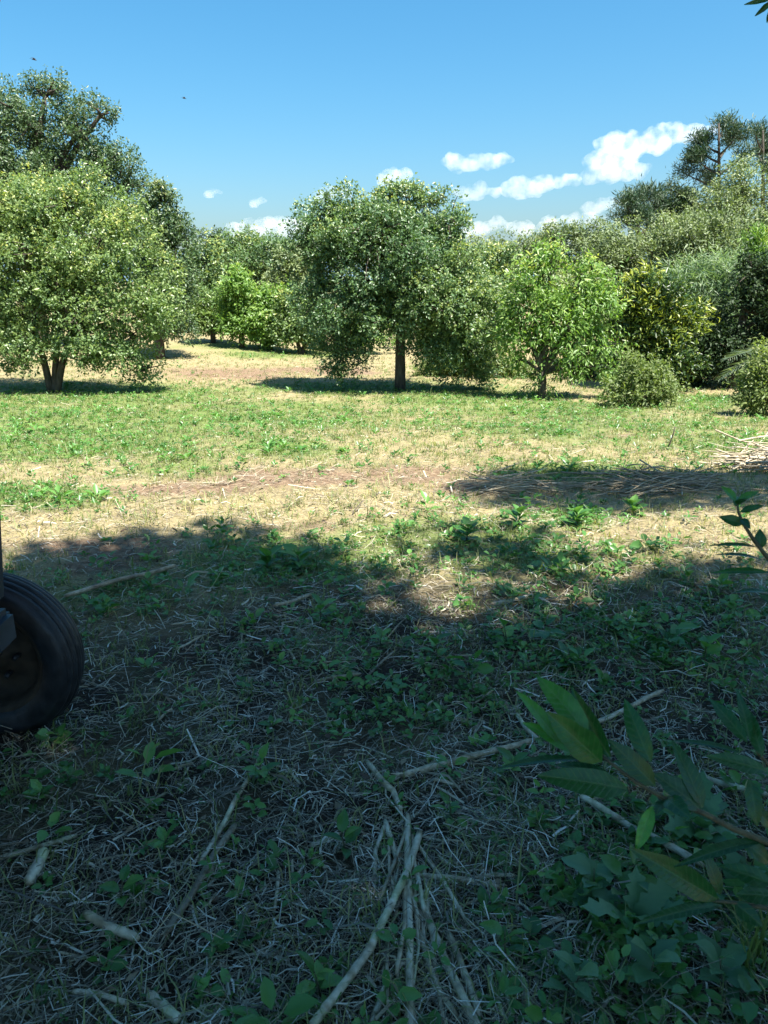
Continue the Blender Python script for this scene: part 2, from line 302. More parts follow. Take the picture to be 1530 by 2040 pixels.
# ------------------------------------------------------------------ leaves
def leaf_cards(P, D, N, L, W, r, fold=.25):
    """two-triangle folded leaves: base P, axis D, normal N"""
    n = len(P); D = norm(D); Sx = norm(np.cross(D, N)); N = np.cross(Sx, D)
    L = L[:, None]; W = W[:, None]
    mid = P + D*L*.42 + N*W*fold
    V = np.stack([P, mid + Sx*W*.5, P + D*L - N*L*.06, mid - Sx*W*.5], 1).reshape(-1, 3)
    b = np.arange(n)[:, None]*4
    T = np.concatenate([b+np.array([0, 1, 2]), b+np.array([0, 2, 3])]).astype(np.int32)
    return V, T, np.repeat(r, 4)
def rand_dirs(n, rng): return norm(rng.normal(size=(n, 3)))
def crown(lobes, n, L, W, rng, spray=8, sub=14, subr=.33, droop=.2, young=.5, shell=2.6, up=.35, sq=.85):
    """lobes: (centre, rx, ry, rz). leaves gather on sub-lobes, so that crowns have clumps and gaps"""
    subs = []; Rm = float(np.median([(l[1]+l[3])/2 for l in lobes]))
    for lb in lobes:
        c, rx, ry, rz = lb[:4]; tint = lb[4] if len(lb) > 4 else 0.0
        R = np.array([rx, ry, rz]); q_ = (rx+rz)/2/Rm; k = max(4, int(sub*(.8+.4*rng.random())*min(3.2, max(.5, q_**1.5)))); R_s = R/math.sqrt(max(q_, .3))
        dirs = rand_dirs(k, rng)
        for j, d in enumerate(dirs):
            inner = j % 3 == 2
            f = .1 + .5*rng.random() if inner else .62 + .45*rng.random()
            rr = subr*(.65+.7*rng.random())*(1.25 if inner else 1)
            if j % 5 == 4: f = .95 + .28*rng.random(); rr *= .5
            subs.append((c + d*R*f, R_s*rr, tint))
    C = np.array([q[0] for q in subs]); R = np.array([q[1] for q in subs])
    TI = np.array([q[2] for q in subs]); wgt = R.prod(1)**.67; wgt /= wgt.sum()
    m = max(1, n//spray); pick = rng.choice(len(subs), m, p=wgt)
    d = rand_dirs(m, rng); d[:, 2] = d[:, 2]*1.0 + .12; d = norm(d)
    q = rng.random(m)**(1/shell)
    A = C[pick] + d*R[pick]*q[:, None]
    tocen = A - np.mean([l[0] for l in lobes], 0)
    twig = norm(d + .6*norm(tocen) + np.array([0, 0, up]) + .5*rng.normal(size=(m, 3)))
    i = np.repeat(np.arange(m), spray); tt = np.tile(np.arange(spray)/spray, m)
    P = A[i] + twig[i]*(tt*L*2.6)[:, None] + rng.normal(size=(len(i), 3))*L*.45
    D = norm(twig[i]*.7 + rand_dirs(len(i), rng)*.95 - np.array([0, 0, droop]))
    N = norm(.45*rand_dirs(len(i), rng) + .8*rand_dirs(m, rng)[i] + np.array([.32, -.45, .8]) + .4*d[i])
    top = np.max(C[:, 2]+R[:, 2]); bot = np.min(C[:, 2]-R[:, 2]); h = (P[:, 2]-bot)/(top-bot)
    sprr = rng.random(m)[i]
    r = np.clip(.28 + TI[pick][i] + .34*rng.random(len(i)) + .22*(sprr-.5) + young*q[i]*np.clip(h, 0, 1)**1.4*(tt > .3)*(.45+.55*rng.random(len(i)))*np.clip(2.6*rng.random(len(subs))[pick][i]-.7, 0, 1)*1.25, 0, 1)
    ls = L*(.5+.55*rng.random(len(i))+.55*rng.random(len(i))**2)
    V, T, r = leaf_cards(P, D, N, ls, ls*(W/L), r)
    return V, T, r, C
def bez(a, b, c, n=6):
    t = np.linspace(0, 1, n)[:, None]; return (1-t)**2*a + 2*t*(1-t)*b + t*t*c
def tree(name, label, cat, base, lobes_px, depth, L, W, n, mat, group=None, tr=.09, forks=None, bark='bark', seed=0, dz=0.8, trunk_h=.32, **kw):
    """lobes_px: (u, v, ru, rv[, dy]) in photograph pixels at world depth y = depth"""
    rng = np.random.default_rng(seed + 100)
    base = np.asarray(base, float); lobes = []
    for lp in lobes_px:
        u, v, ru, rv = lp[:4]; dy = lp[4] if len(lp) > 4 else 0.0
        c = at_y(u, v, depth+dy); k = (depth+dy)/ray(u, v)[1]/F
        lobes.append((c-base, ru*k, dz*(ru+rv)*.5*k, rv*k, lp[5] if len(lp) > 5 else 0.0))
    V, T, r, C = crown(lobes, n, L, W, rng, **kw)
    root = thing(name, label, cat, base, group)
    # limbs
    tb = Tubes(); cm = np.mean([l[0] for l in lobes], 0); topz = max(l[0][2] for l in lobes)
    starts = forks or [(0, 0)]
    heads = []
    for (fx, fy) in starts:
        h = np.array([fx*1.0, fy*1.0, topz*trunk_h]); heads.append(h)
        foot = np.array([fx*.12, fy*.12, -.12])
        tb.add(bez(foot, np.array([fx*.4, fy*.4, topz*trunk_h*.55]), h, 6), np.linspace(tr*1.25, tr*.85, 6)*(1 if len(starts) == 1 else .75), 8)
    for (c, rx, ry, rz, _) in lobes:
        h = min(heads, key=lambda q: np.linalg.norm(q-c))
        mid = (h+c)/2 + np.array([0, 0, .12*np.linalg.norm(c-h)]) + rng.normal(size=3)*.05
        tb.add(bez(h-np.array([0, 0, .05]), mid, c, 6), np.linspace(tr*.62, tr*.2, 6), 6, False)
    CC = [l[0] for l in lobes]
    for c in C:
        o = CC[int(np.argmin([np.linalg.norm(q-c) for q in CC]))]
        tb.add(bez(o, (o+c)/2+rng.normal(size=3)*.12*np.linalg.norm(c-o), c, 4), np.linspace(tr*.2, tr*.06, 4), 4, False)
    obj('trunk', tb.mesh(name+'_trunk'), M[bark], root)
    obj('crown', mesh_np(name+'_crown', V, [T], {'rnd': r}), M[mat], root)
    return root

# ------------------------------------------------------------------ trees of the field
G = ground_at
bl = G(105, 782); bc = G(797, 777); bp_ = G(1078, 797)
print('bases', bl, bc, bp_)
tree('oak_tree', 'broad light green oak on several leaning stems at the left edge', 'tree', bl,
     [(100, 560, 190, 150), (180, 575, 140, 60), (-20, 590, 120, 60), (90, 500, 120, 60, -.4), (-60, 520, 150, 170), (200, 480, 120, 110), (40, 430, 140, 90), (260, 570, 95, 105, -.2), (150, 635, 150, 80, -.5), (265, 665, 90, 62, -.2), (10, 650, 110, 70),
      (130, 400, 110, 60), (290, 735, 42, 30), (240, 440, 70, 60), (315, 630, 40, 55), (40, 725, 30, 22), (200, 715, 40, 18), (330, 590, 40, 50), (-40, 600, 90, 110)],
     bl[1], .072, .04, 112000, 'oak_light', tr=.10, forks=[(-.22, 0), (.30, .1), (.72, -.1)], seed=1, young=.72, trunk_h=.34)
tree('oak_tree', 'round dark green oak with a single trunk in mid field', 'tree', bc,
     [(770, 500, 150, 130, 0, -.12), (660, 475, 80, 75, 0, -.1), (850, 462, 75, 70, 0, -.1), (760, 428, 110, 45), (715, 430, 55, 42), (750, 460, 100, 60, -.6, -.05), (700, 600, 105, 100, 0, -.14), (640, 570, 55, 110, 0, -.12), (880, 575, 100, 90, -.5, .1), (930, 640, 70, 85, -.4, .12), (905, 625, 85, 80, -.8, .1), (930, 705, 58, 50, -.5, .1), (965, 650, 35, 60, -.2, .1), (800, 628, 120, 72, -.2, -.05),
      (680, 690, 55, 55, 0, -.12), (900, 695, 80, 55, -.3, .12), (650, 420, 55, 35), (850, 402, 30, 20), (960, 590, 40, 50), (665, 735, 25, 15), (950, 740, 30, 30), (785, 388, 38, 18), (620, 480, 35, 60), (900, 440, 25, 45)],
     bc[1], .068, .041, 124000, 'oak', tr=.11, seed=2, young=.5, trunk_h=.42, sub=16)
tree('fruit_tree', 'bright green young fruit tree with drooping leaves, right of the round oak', 'tree', bp_,
     [(1105, 620, 60, 60), (1052, 575, 38, 46), (1080, 525, 34, 26), (1170, 610, 55, 55), (1215, 590, 24, 34), (1115, 690, 68, 36), (1045, 660, 40, 45), (1195, 690, 40, 38), (1160, 550, 32, 26), (1025, 620, 25, 35), (1030, 715, 28, 18), (1215, 735, 26, 18), (1140, 735, 45, 18), (1075, 745, 30, 14), (1085, 786, 30, 9), (1100, 500, 14, 14), (1180, 535, 12, 14)],
     bp_[1], .115, .04, 12500, 'fruit', tr=.08, seed=3, droop=.75, young=.6, trunk_h=.2, spray=6)
bs = G(1278, 812)
tree('shrub', 'pale green twiggy shrub standing alone on the mown grass', 'shrub', bs,
     [(1275, 770, 55, 38), (1240, 785, 35, 28), (1315, 780, 32, 30), (1265, 740, 28, 25), (1305, 745, 22, 22), (1285, 800, 50, 15)],
     bs[1], .08, .03, 8000, 'shrub', tr=.025, forks=[(-.2, 0), (.1, 0), (.25, .1), (0, -.2)], bark='bark_pale', seed=4, trunk_h=.5, spray=7)
bq = G(1515, 826)
tree('shrub', 'pale scrubby shrub with bare stems at the right edge', 'shrub', bq,
     [(1515, 770, 38, 45), (1490, 800, 28, 25), (1550, 760, 50, 60), (1525, 720, 25, 25)], bq[1], .08, .03, 8000, 'shrub', tr=.025,
     forks=[(-.2, 0), (.1, 0), (.25, .1), (0, -.2)], bark='bark_pale', seed=5, trunk_h=.5, spray=7)
def bd(u, d): p = at_y(u, 600, d); return np.array([p[0], d, float(gz(p[0], d))])     # a base at world depth d below column u
tree('loquat_tree', 'dark glossy tree tipped with yellow green new leaves', 'tree', bd(1300, 18.2),
     [(1300, 620, 60, 55), (1340, 650, 50, 45), (1270, 660, 50, 50), (1310, 700, 70, 50), (1290, 590, 35, 28), (1365, 620, 30, 25), (1290, 740, 60, 35)],
     18.2, .13, .04, 21000, 'loquat', tr=.09, seed=6, young=.95, spray=9, droop=-.1)
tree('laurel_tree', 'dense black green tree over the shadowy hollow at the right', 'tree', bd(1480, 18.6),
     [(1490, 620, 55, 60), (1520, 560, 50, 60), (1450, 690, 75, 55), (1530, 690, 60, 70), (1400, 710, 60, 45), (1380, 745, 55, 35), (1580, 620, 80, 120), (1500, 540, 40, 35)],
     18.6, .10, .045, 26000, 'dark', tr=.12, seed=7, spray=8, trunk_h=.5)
tree('conifer', 'slender bright green pointed tree rising at the right edge', 'tree', bd(1512, 22.),
     [(1505, 520, 22, 45), (1525, 560, 30, 40), (1490, 570, 25, 35), (1510, 490, 10, 18), (1480, 545, 10, 22), (1535, 510, 14, 24)],
     22., .12, .03, 9000, 'fruit', tr=.08, seed=8, spray=8, droop=-.5, up=1.2, sub=9)
tree('bamboo_clump', 'pale blue green feathery reed thicket behind the glossy tree', 'reeds', bd(1410, 21.),
     [(1400, 600, 50, 60), (1440, 640, 45, 55), (1360, 570, 45, 40), (1420, 680, 50, 50), (1440, 560, 40, 45)],
     21., .22, .025, 12000, 'reed', tr=.05, seed=9, spray=8, droop=.4, up=.8, forks=[(-.5, 0), (.3, .2), (.6, -.2)])
# grey green oaks of the wood on the right
for i, (label, u, d, lobes, n) in enumerate([
    ('olive green oak at the far right under the tall pines', 1490, 33., [(1480, 400, 90, 60), (1540, 380, 80, 60), (1430, 440, 80, 55), (1520, 460, 100, 70)], 20000),
    ('olive green oak with a wide domed crown left of the reed thicket', 1380, 29., [(1380, 500, 95, 65), (1320, 520, 70, 55), (1440, 500, 70, 65), (1370, 570, 95, 60), (1300, 560, 60, 50)], 22000),
    ('olive green oak below the dark round pine', 1250, 31., [(1250, 510, 75, 50), (1290, 480, 60, 35), (1200, 540, 70, 55), (1260, 580, 80, 55), (1330, 470, 45, 30)], 19000),
    ('ragged oak with bare twigs against the clouds behind the fruit tree', 1130, 34., [(1110, 480, 55, 32), (1160, 470, 45, 25), (1080, 500, 45, 30), (1150, 520, 70, 45), (1190, 480, 40, 28), (1030, 500, 45, 28), (1100, 560, 80, 60)], 16000),
    ('low olive oak just behind the bright fruit tree', 1210, 24., [(1200, 600, 45, 55), (1230, 640, 40, 50), (1160, 580, 40, 40)], 11000),
    ('tall olive oak filling the edge behind the pointed tree', 1560, 27., [(1560, 500, 80, 90), (1510, 520, 60, 60), (1600, 450, 80, 80), (1560, 620, 90, 80)], 16000)]):
    tree('oak_tree', label, 'tree', bd(u, d), lobes, d, .115, .06, int(n*1.25), 'oak_grey', 'oaks of the wood on the right', tr=.16, seed=20+i, young=.45, spray=7, sub=16)
tree('oak_tree', 'narrow dark oak beside the right flank of the round oak', 'tree', bd(985, 24.), [(985, 520, 42, 50), (970, 590, 45, 60), (1000, 560, 30, 50), (985, 650, 45, 60)], 24., .10, .05, 15000, 'oak', tr=.10, seed=30, young=.6)
tree('oak_tree', 'small sunlit oak behind the round oak near the hill gap', 'tree', bd(945, 40.), [(945, 520, 40, 30), (1010, 530, 45, 30), (960, 570, 60, 45)], 40., .16, .08, 9000, 'oak_grey', tr=.12, seed=31)
# left: big dark oak and its neighbours
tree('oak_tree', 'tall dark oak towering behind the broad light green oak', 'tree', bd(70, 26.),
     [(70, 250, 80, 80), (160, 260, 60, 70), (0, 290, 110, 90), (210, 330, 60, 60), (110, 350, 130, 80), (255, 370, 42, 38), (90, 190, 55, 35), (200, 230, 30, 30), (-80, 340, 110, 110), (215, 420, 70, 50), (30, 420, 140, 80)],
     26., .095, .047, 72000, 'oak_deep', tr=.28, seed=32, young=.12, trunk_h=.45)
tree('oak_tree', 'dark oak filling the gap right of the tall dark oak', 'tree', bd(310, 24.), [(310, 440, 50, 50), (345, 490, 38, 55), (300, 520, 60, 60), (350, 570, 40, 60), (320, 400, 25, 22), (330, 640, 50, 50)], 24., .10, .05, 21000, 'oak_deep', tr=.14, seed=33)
for i, (label, u, d, lobes, n, mt) in enumerate([
    ('bushy grey green tree where the mown path ends at the left', 405, 33., [(400, 520, 40, 50), (420, 580, 40, 55), (385, 600, 35, 50), (410, 640, 40, 35)], 12000, 'oak'),
    ('rounded tree with pale top in the far row left of the round oak', 500, 42., [(480, 490, 45, 30), (530, 495, 50, 32), (500, 540, 70, 45), (560, 520, 40, 35)], 14000, 'oak'),
    ('far dark tree between the pale topped tree and the left oaks', 435, 44., [(430, 490, 30, 32), (450, 540, 35, 40)], 7000, 'dark'),
    ('leafy grey tree directly behind the left flank of the round oak', 575, 36., [(575, 550, 40, 55), (590, 610, 45, 50), (560, 600, 30, 45)], 11000, 'oak_grey'),
    ('distant hazy tree seen deep in the gap of the far row', 540, 56., [(520, 530, 60, 40), (590, 520, 50, 45)], 8000, 'oak_grey')]):
    tree('oak_tree', label, 'tree', bd(u, d), lobes, d, .16, .075, n, mt, 'trees of the far row', tr=.14, seed=40+i, young=.5, spray=7)
for i, (label, u, v, lobes, n, mt) in enumerate([
    ('small dark stemmed fruit tree, leftmost in the far orchard row', 425, 683, [(420, 640, 38, 28), (400, 610, 25, 30), (440, 610, 25, 35)], 7000, 'oak_light'),
    ('upright bright fruit tree in the far orchard row', 482, 692, [(480, 600, 28, 45), (475, 560, 20, 25), (500, 640, 32, 30), (465, 640, 25, 30)], 8000, 'fruit'),
    ('low bright fruit tree with a bushy foot in the far orchard row', 537, 697, [(530, 630, 35, 35), (550, 600, 30, 30), (535, 670, 35, 20), (515, 600, 20, 20)], 8000, 'fruit'),
    ('spreading forked fruit tree next to the round oak', 600, 705, [(590, 650, 40, 25), (620, 640, 30, 35), (570, 620, 25, 30)], 7000, 'oak_light')]):
    b = G(u, v)
    tree('fruit_tree', label, 'tree', b, lobes, b[1], .13, .06, n, mt, 'fruit trees of the far orchard row', tr=.09, seed=50+i, young=.5, spray=7, trunk_h=.35, forks=[(-.15, 0), (.2, .1)] if i == 3 else None)
# dry low scrub behind the round oak and along the wood's foot
for i, (label, u, d, lobes, n, mt) in enumerate([
    ('dry low shrub in the shade behind the trunk of the round oak', 880, 21., [(880, 735, 45, 25), (920, 725, 40, 30), (850, 740, 30, 18)], 6000, 'shrub'),
    ('low pale bush between the round oak and the fruit tree', 1000, 20.5, [(1000, 740, 35, 25), (970, 720, 30, 30), (1030, 745, 30, 20)], 6000, 'shrub'),
    ('sunlit low bush at the foot of the far left trees', 370, 31., [(375, 660, 30, 22), (345, 665, 30, 20)], 4000, 'shrub'),
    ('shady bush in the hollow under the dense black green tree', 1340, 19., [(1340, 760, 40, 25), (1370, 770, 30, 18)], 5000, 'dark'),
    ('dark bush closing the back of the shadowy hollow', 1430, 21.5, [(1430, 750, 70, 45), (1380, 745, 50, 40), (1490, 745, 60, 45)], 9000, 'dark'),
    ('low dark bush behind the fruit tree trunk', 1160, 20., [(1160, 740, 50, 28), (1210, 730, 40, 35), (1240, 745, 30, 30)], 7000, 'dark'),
    ('green bush behind the left flank of the round oak', 690, 27., [(680, 660, 50, 35), (740, 670, 50, 35), (640, 650, 35, 35)], 8000, 'fruit'),
    ('green bush far behind the round oak trunk', 830, 29., [(820, 660, 50, 40), (890, 650, 60, 45), (950, 650, 50, 45)], 9000, 'oak')]):
    tree('bush', label, 'bush', bd(u, d), lobes, d, .10, .045, n, mt, None, tr=.03, seed=60+i, spray=7, trunk_h=.4, forks=[(-.3, 0), (.2, .1), (.4, -.1)])
# wood behind everything: one mass nobody could count
rng = np.random.default_rng(77); Vm = []; Tm = []; rm = []; nv = 0
lob = []
for u in np.arange(-500, 2100, 62):
    d = 62 + rng.random()*10; v = 545 - 25*rng.random() - (30 if u > 1250 else 0) - (30 if u < 250 else 0)
    c = at_y(u, v, d); k = d/F; lob.append((c, 55*k, 55*k, 38*k)); c2 = at_y(u, 590, d); lob.append((c2, 60*k, 40*k, 45*k))
V, T, r, C = crown(lob, 32000, .42, .2, rng, spray=6, sub=9, subr=.5, young=.4)
tag(obj('far_wood', mesh_np('far_wood', V, [T], {'rnd': r}), M['oak_grey']), kind='stuff', label='wood closing the view behind the field trees')

# ------------------------------------------------------------------ pines
def pine(label, u, d, top_v, whorls, n, seed, lean=0.0):
    rng = np.random.default_rng(seed); base = bd(u, d); k = d/F
    root = thing('pine_tree', label, 'tree', base, 'pines on the skyline at the right')
    top = at_y(u+lean, top_v, d) - base; tb = Tubes()
    tb.add(bez(np.array([0, 0, -.2]), top*.5+np.array([.15, 0, 0]), top, 8), np.linspace(.24, .05, 8), 8)
    lobes = []
    for (lu, lv, ru, rv) in whorls:
        c = at_y(lu, lv, d + rng.normal()*1.2) - base; lobes.append((c, ru*k*.62, ru*k*.6, rv*k*.33))
        zf = min(.97, max(.3, (c[2]-.05*top[2]-.3*abs(c[0]-top[0]))/top[2])); a = top*zf
        tb.add(bez(a, (a+c)/2-np.array([0, 0, .15]), c, 6), np.linspace(.075, .025, 6), 5, False)
    V, T, r, C = crown(lobes, int(n*.30), .27, .045, rng, spray=18, sub=6, subr=.36, droop=-.35, young=.25, up=1.0)
    for c in C:
        o = min(lobes, key=lambda q: np.linalg.norm(q[0]-c))[0]; tb.add(np.stack([o, c]), [.022, .01], 4, False)
    obj('trunk', tb.mesh('pine_trunk'), M['bark'], root); obj('crown', mesh_np('pine_crown', V, [T], {'rnd': r}), M['needle'], root)
pine('tall open pine with a bare trunk standing against the cloud', 1432, 46., 245,
     [(1440, 255, 18, 20), (1405, 285, 26, 18), (1465, 275, 24, 26), (1390, 320, 32, 18), (1370, 348, 22, 12), (1480, 310, 16, 22), (1410, 355, 26, 16), (1450, 290, 22, 18), (1425, 375, 22, 12), (1395, 300, 16, 14), (1470, 345, 12, 12)], 26000, 81)
pine('pine cut by the right edge of the frame', 1520, 48., 255, [(1518, 275, 22, 22), (1512, 305, 18, 16), (1540, 300, 30, 30), (1545, 340, 30, 20), (1505, 268, 9, 12)], 16000, 82)
pine('low dark pine with a dense rounded crown', 1270, 44., 400, [(1250, 410, 28, 22), (1285, 400, 30, 22), (1235, 435, 24, 18), (1310, 415, 25, 22), (1270, 440, 40, 22), (1300, 445, 30, 16)], 20000, 83)
tree('eucalyptus_tree', 'thin pale tree with airy crown between the two dark pines', 'tree', bd(1345, 45.), [(1335, 378, 18, 12), (1350, 400, 22, 16), (1325, 410, 22, 16), (1375, 395, 20, 14), (1340, 430, 34, 20), (1385, 420, 25, 18)], 45., .2, .06, 8000, 'dark', tr=.14, seed=84, spray=6)

# ------------------------------------------------------------------ palm fronds at the right edge
def fan_palm():
    b = bd(1560, 17.); root = thing('palm', 'young palm with grey green feather fronds reaching in at the right edge', 'palm', b)
    tb = Tubes(); tb.add([np.array([0, 0, -.1]), np.array([.02, 0, .5]), np.array([0, 0, 1.0])], [.2, .17, .13], 8); obj('trunk', tb.mesh('palm_trunk'), M['bark'], root)
    tips = [(1450, 715), (1434, 754), (1485, 772), (1505, 700), (1600, 700), (1640, 730)]
    rng = np.random.default_rng(5)
    for (tu, tv) in tips:
        a = np.array([0, 0, 1.0]); e = at_y(tu, tv, 17.-rng.random()*.9) - b; mid = (a+e)/2 + np.array([0, 0, .2])
        st = bez(a, mid, e, 26); P = []; D = []; N = []; LL = []
        tang = norm(np.gradient(st, axis=0)); side = norm(np.cross(tang, np.array([0, 0, 1.0])))
        for i in range(4, 26):
            for s in (-1, 1):
                P.append(st[i]); D.append(tang[i]*.8 + s*side[i]*.8 + np.array([0, 0, .18-.35*rng.random()])); N.append(np.array([0, 0, 1.]) + .3*rng.normal(size=3)); LL.append(.34*math.sin(math.pi*min(1, (i-1)/26))+.08)
        V, T, r = leaf_cards(np.array(P), np.array(D), np.array(N), np.array(LL), np.full(len(P), .022), .3+.6*rng.random(len(P)), .1)
        tt = Tubes(); tt.add(st[::3], np.linspace(.016, .004, len(st[::3])), 4, False)
        V2 = np.concatenate(tt.V); n0 = len(V)
        obj('frond', mesh_np('frond', np.concatenate([V, V2]), [T, np.array(tt.Q)+n0], {'rnd': np.concatenate([r, np.full(len(V2), .6)])}), M['palm'], root)
fan_palm()

# ------------------------------------------------------------------ the trees that shade the foreground
def in_frame(P, mg=25):
    u, v, z = project(P); return (z > 0) & (u > -mg) & (u < 1530+mg) & (v > -mg) & (v < 2040+mg)
EDGE_U = [-900, -300, 40, 70, 150, 350, 480, 570, 640, 700, 760, 800, 900, 990, 1040, 1110, 1200, 1270, 1400, 1530, 2200]
EDGE_V = [1150, 1150, 1140, 1128, 1108, 1085, 1078, 1100, 1125, 1155, 1190, 1240, 1268, 1262, 1205, 1200, 1222, 1180, 1158, 1145, 1120]
def shade_near(P):
    u, v, z = project(P); e = np.interp(u, EDGE_U, EDGE_V)
    sh = (v > e) | (z < .5) | (P[:, 1] < 1.2)
    for (a, b, ra, rb) in ((885, 1188, 195, 96), (1205, 1208, 90, 40), (970, 1165, 90, 40), (750, 1140, 70, 30), (330, 1172, 70, 22)):
        sh &= ~((((u-a)/ra)**2 + ((v-b)/rb)**2 < 1) & (z > .5))
    sh |= (((u-985)/85)**2 + ((v-1104)/20)**2 < 1) & (z > .5)
    return sh
def shade_band(P):
    u, v, z = project(P)
    top = np.interp(u, [930, 990, 1130, 1250, 1400, 1530, 1900], [975, 942, 935, 950, 945, 968, 965]); bot = np.interp(u, [930, 1000, 1200, 1530, 1900], [980, 1012, 1018, 1008, 1010])
    return (z > 1) & (u > 930) & (u < 1900) & (v > top) & (v < bot)
def canopy(rng, gx, gy, test, hlo, hhi, n_clump, per, L, W, sig):
    P = np.stack([gx, gy, gz(gx, gy)], -1); P = P[test(P)]; P = P[:n_clump]
    h = hlo + (hhi-hlo)*rng.random(len(P))
    A = P + S*((h-P[:, 2])/S[2])[:, None]
    i = np.repeat(np.arange(len(A)), per)
    Q_ = A[i] + rng.normal(size=(len(i), 3))*sig
    keep = ~in_frame(Q_, 60); Q_ = Q_[keep]; i = i[keep]; n = len(Q_)
    V, T, r = leaf_cards(Q_, rand_dirs(n, rng)+np.array([0, 0, -.25]), rand_dirs(n, rng)+np.array([0, 0, 1.0]), L*(.7+.6*rng.random(n)), W*(.7+.6*rng.random(n)), rng.random(n)*.8)
    return V, T, r, A
def shade_tree(name, label, base, gxr, gyr, test, hlo, hhi, ncl, per, L, W, sig, seed, tr, extra=None, draws=200000):
    rng = np.random.default_rng(seed); base = np.array(base, float); base[2] = float(gz(base[0], base[1]))
    kk = np.arange(draws); gx = gxr[0]+(gxr[1]-gxr[0])*((kk*0.7548776662466927) % 1); gy = gyr[0]+(gyr[1]-gyr[0])*((kk*0.5698402909980532) % 1)
    V, T, r, A = canopy(rng, gx, gy, test, hlo, hhi, ncl, per, L, W, sig)
    root = thing(name, label, 'tree', base); tb = Tubes()
    top = np.array([0, 0, hlo*.62]); tb.add(bez(np.array([0, 0, -.2]), np.array([.08, .05, hlo*.3]), top, 6), np.linspace(tr*1.2, tr*.8, 6), 10)
    hubs = A[rng.choice(len(A), min(26, len(A)), replace=False)]
    for hb in hubs:
        q = hb - base; pts = bez(top-np.array([0, 0, .1]), top*.5+q*.5+np.array([0, 0, .7]), q, 8)
        W_ = pts + base
        ok = ~in_frame(W_, 40)
        if ok.all(): tb.add(pts, np.linspace(tr*.4, tr*.08, 8), 6, False)
    obj('trunk', tb.mesh('shade_trunk'), M['bark'], root); obj('crown', mesh_np('shade_crown', V-base, [T], {'rnd': r}), M['laurel'], root)
    return root, base
sh_root, sh_base = shade_tree('overhanging_tree', 'overhanging tree whose dark leaf tips dip into the top right corner', (2.9, -1.6, 0), (-6.5, 7.0), (-4.5, 5.4), shade_near, 9.0, 12.0, 12500, 7, .27, .125, .23, 91, .24)
shade_tree('overhanging_tree', 'tree out of view at the right casting the narrow shadow across the track', (7.2, 5.2, 0), (.3, 9), (5, 9), shade_band, 8.0, 10.0, 360, 14, .14, .065, .13, 92, .18)

# ------------------------------------------------------------------ big leaves one by one
def leaf_shape(L, W, rng, curl=.12, fold=.22, serr=0.0, nseg=7):
    """pointed oval leaf along +x, normal +z, midrib sunk; short stalk included"""
    t = np.linspace(0, 1, nseg+1); w = W*.5*np.sin(np.pi*t**.85)**.8; w[0] = W*.03; w[-1] = 0.001
    z = -curl*L*(t-.25)**2*2
    V = []; wob = 1 + serr*rng.normal(size=(2, nseg+1))
    for i in range(nseg+1):
        V += [(t[i]*L, w[i]*wob[0, i], z[i]+fold*w[i]), (t[i]*L, w[i]*.45, z[i]+fold*w[i]*.55), (t[i]*L, 0, z[i]), (t[i]*L, -w[i]*.45, z[i]+fold*w[i]*.55), (t[i]*L, -w[i]*wob[1, i], z[i]+fold*w[i])]
    F_ = []
    for i in range(nseg):
        for j in range(4): F_.append((i*5+j, (i+1)*5+j, (i+1)*5+j+1, i*5+j+1))
    return np.array(V), F_
def frame_mat(p, d, n):
    d = norm(np.asarray(d, float)); y = norm(np.cross(n, d)); n = np.cross(d, y)
    m = Matrix.Identity(4)
    for i in range(3): m[i][0] = d[i]; m[i][1] = y[i]; m[i][2] = n[i]; m[i][3] = p[i]
    return m
def px_leaf(root, rpos, base_px, tip_px, wpx, dist, r, rng, tilt=0.0, face=1.0, dd=0.0, mat='laurel_near', curl=.12, name='leaf'):
    """a leaf from base to tip; face: how much it turns its blade to the viewer"""
    a = at_d(*base_px, dist); b = at_d(*tip_px, dist+dd); L = np.linalg.norm(b-a); W_ = .93*wpx/F*dist
    view = norm(CAM-a); upn = np.array([0, 0, 1.0])
    n = norm(view*face + upn*(1-face) + np.array([tilt, 0, 0]))
    V, Fq = leaf_shape(L, W_, rng, curl, .2+.15*rng.random(), .05)
    o = obj(name, mesh_np(name, V, [Fq], {'rnd': np.full(len(V), r)}, True), M[mat], root)
    o.matrix_local = Matrix.Translation(Vector(-np.asarray(rpos))) @ frame_mat(a, b-a, n)
    return o
def zz(x, y): return (930+x/2.55, 1280+y/2.55)
LD = 1.05
lroot_p = np.array([1.75, 1.0, float(gz(1.75, 1.0))])
laurel = thing('laurel_shrub', 'laurel shrub reaching in from the right edge with dark glossy leaves', 'shrub', lroot_p)
rngL = np.random.default_rng(3)
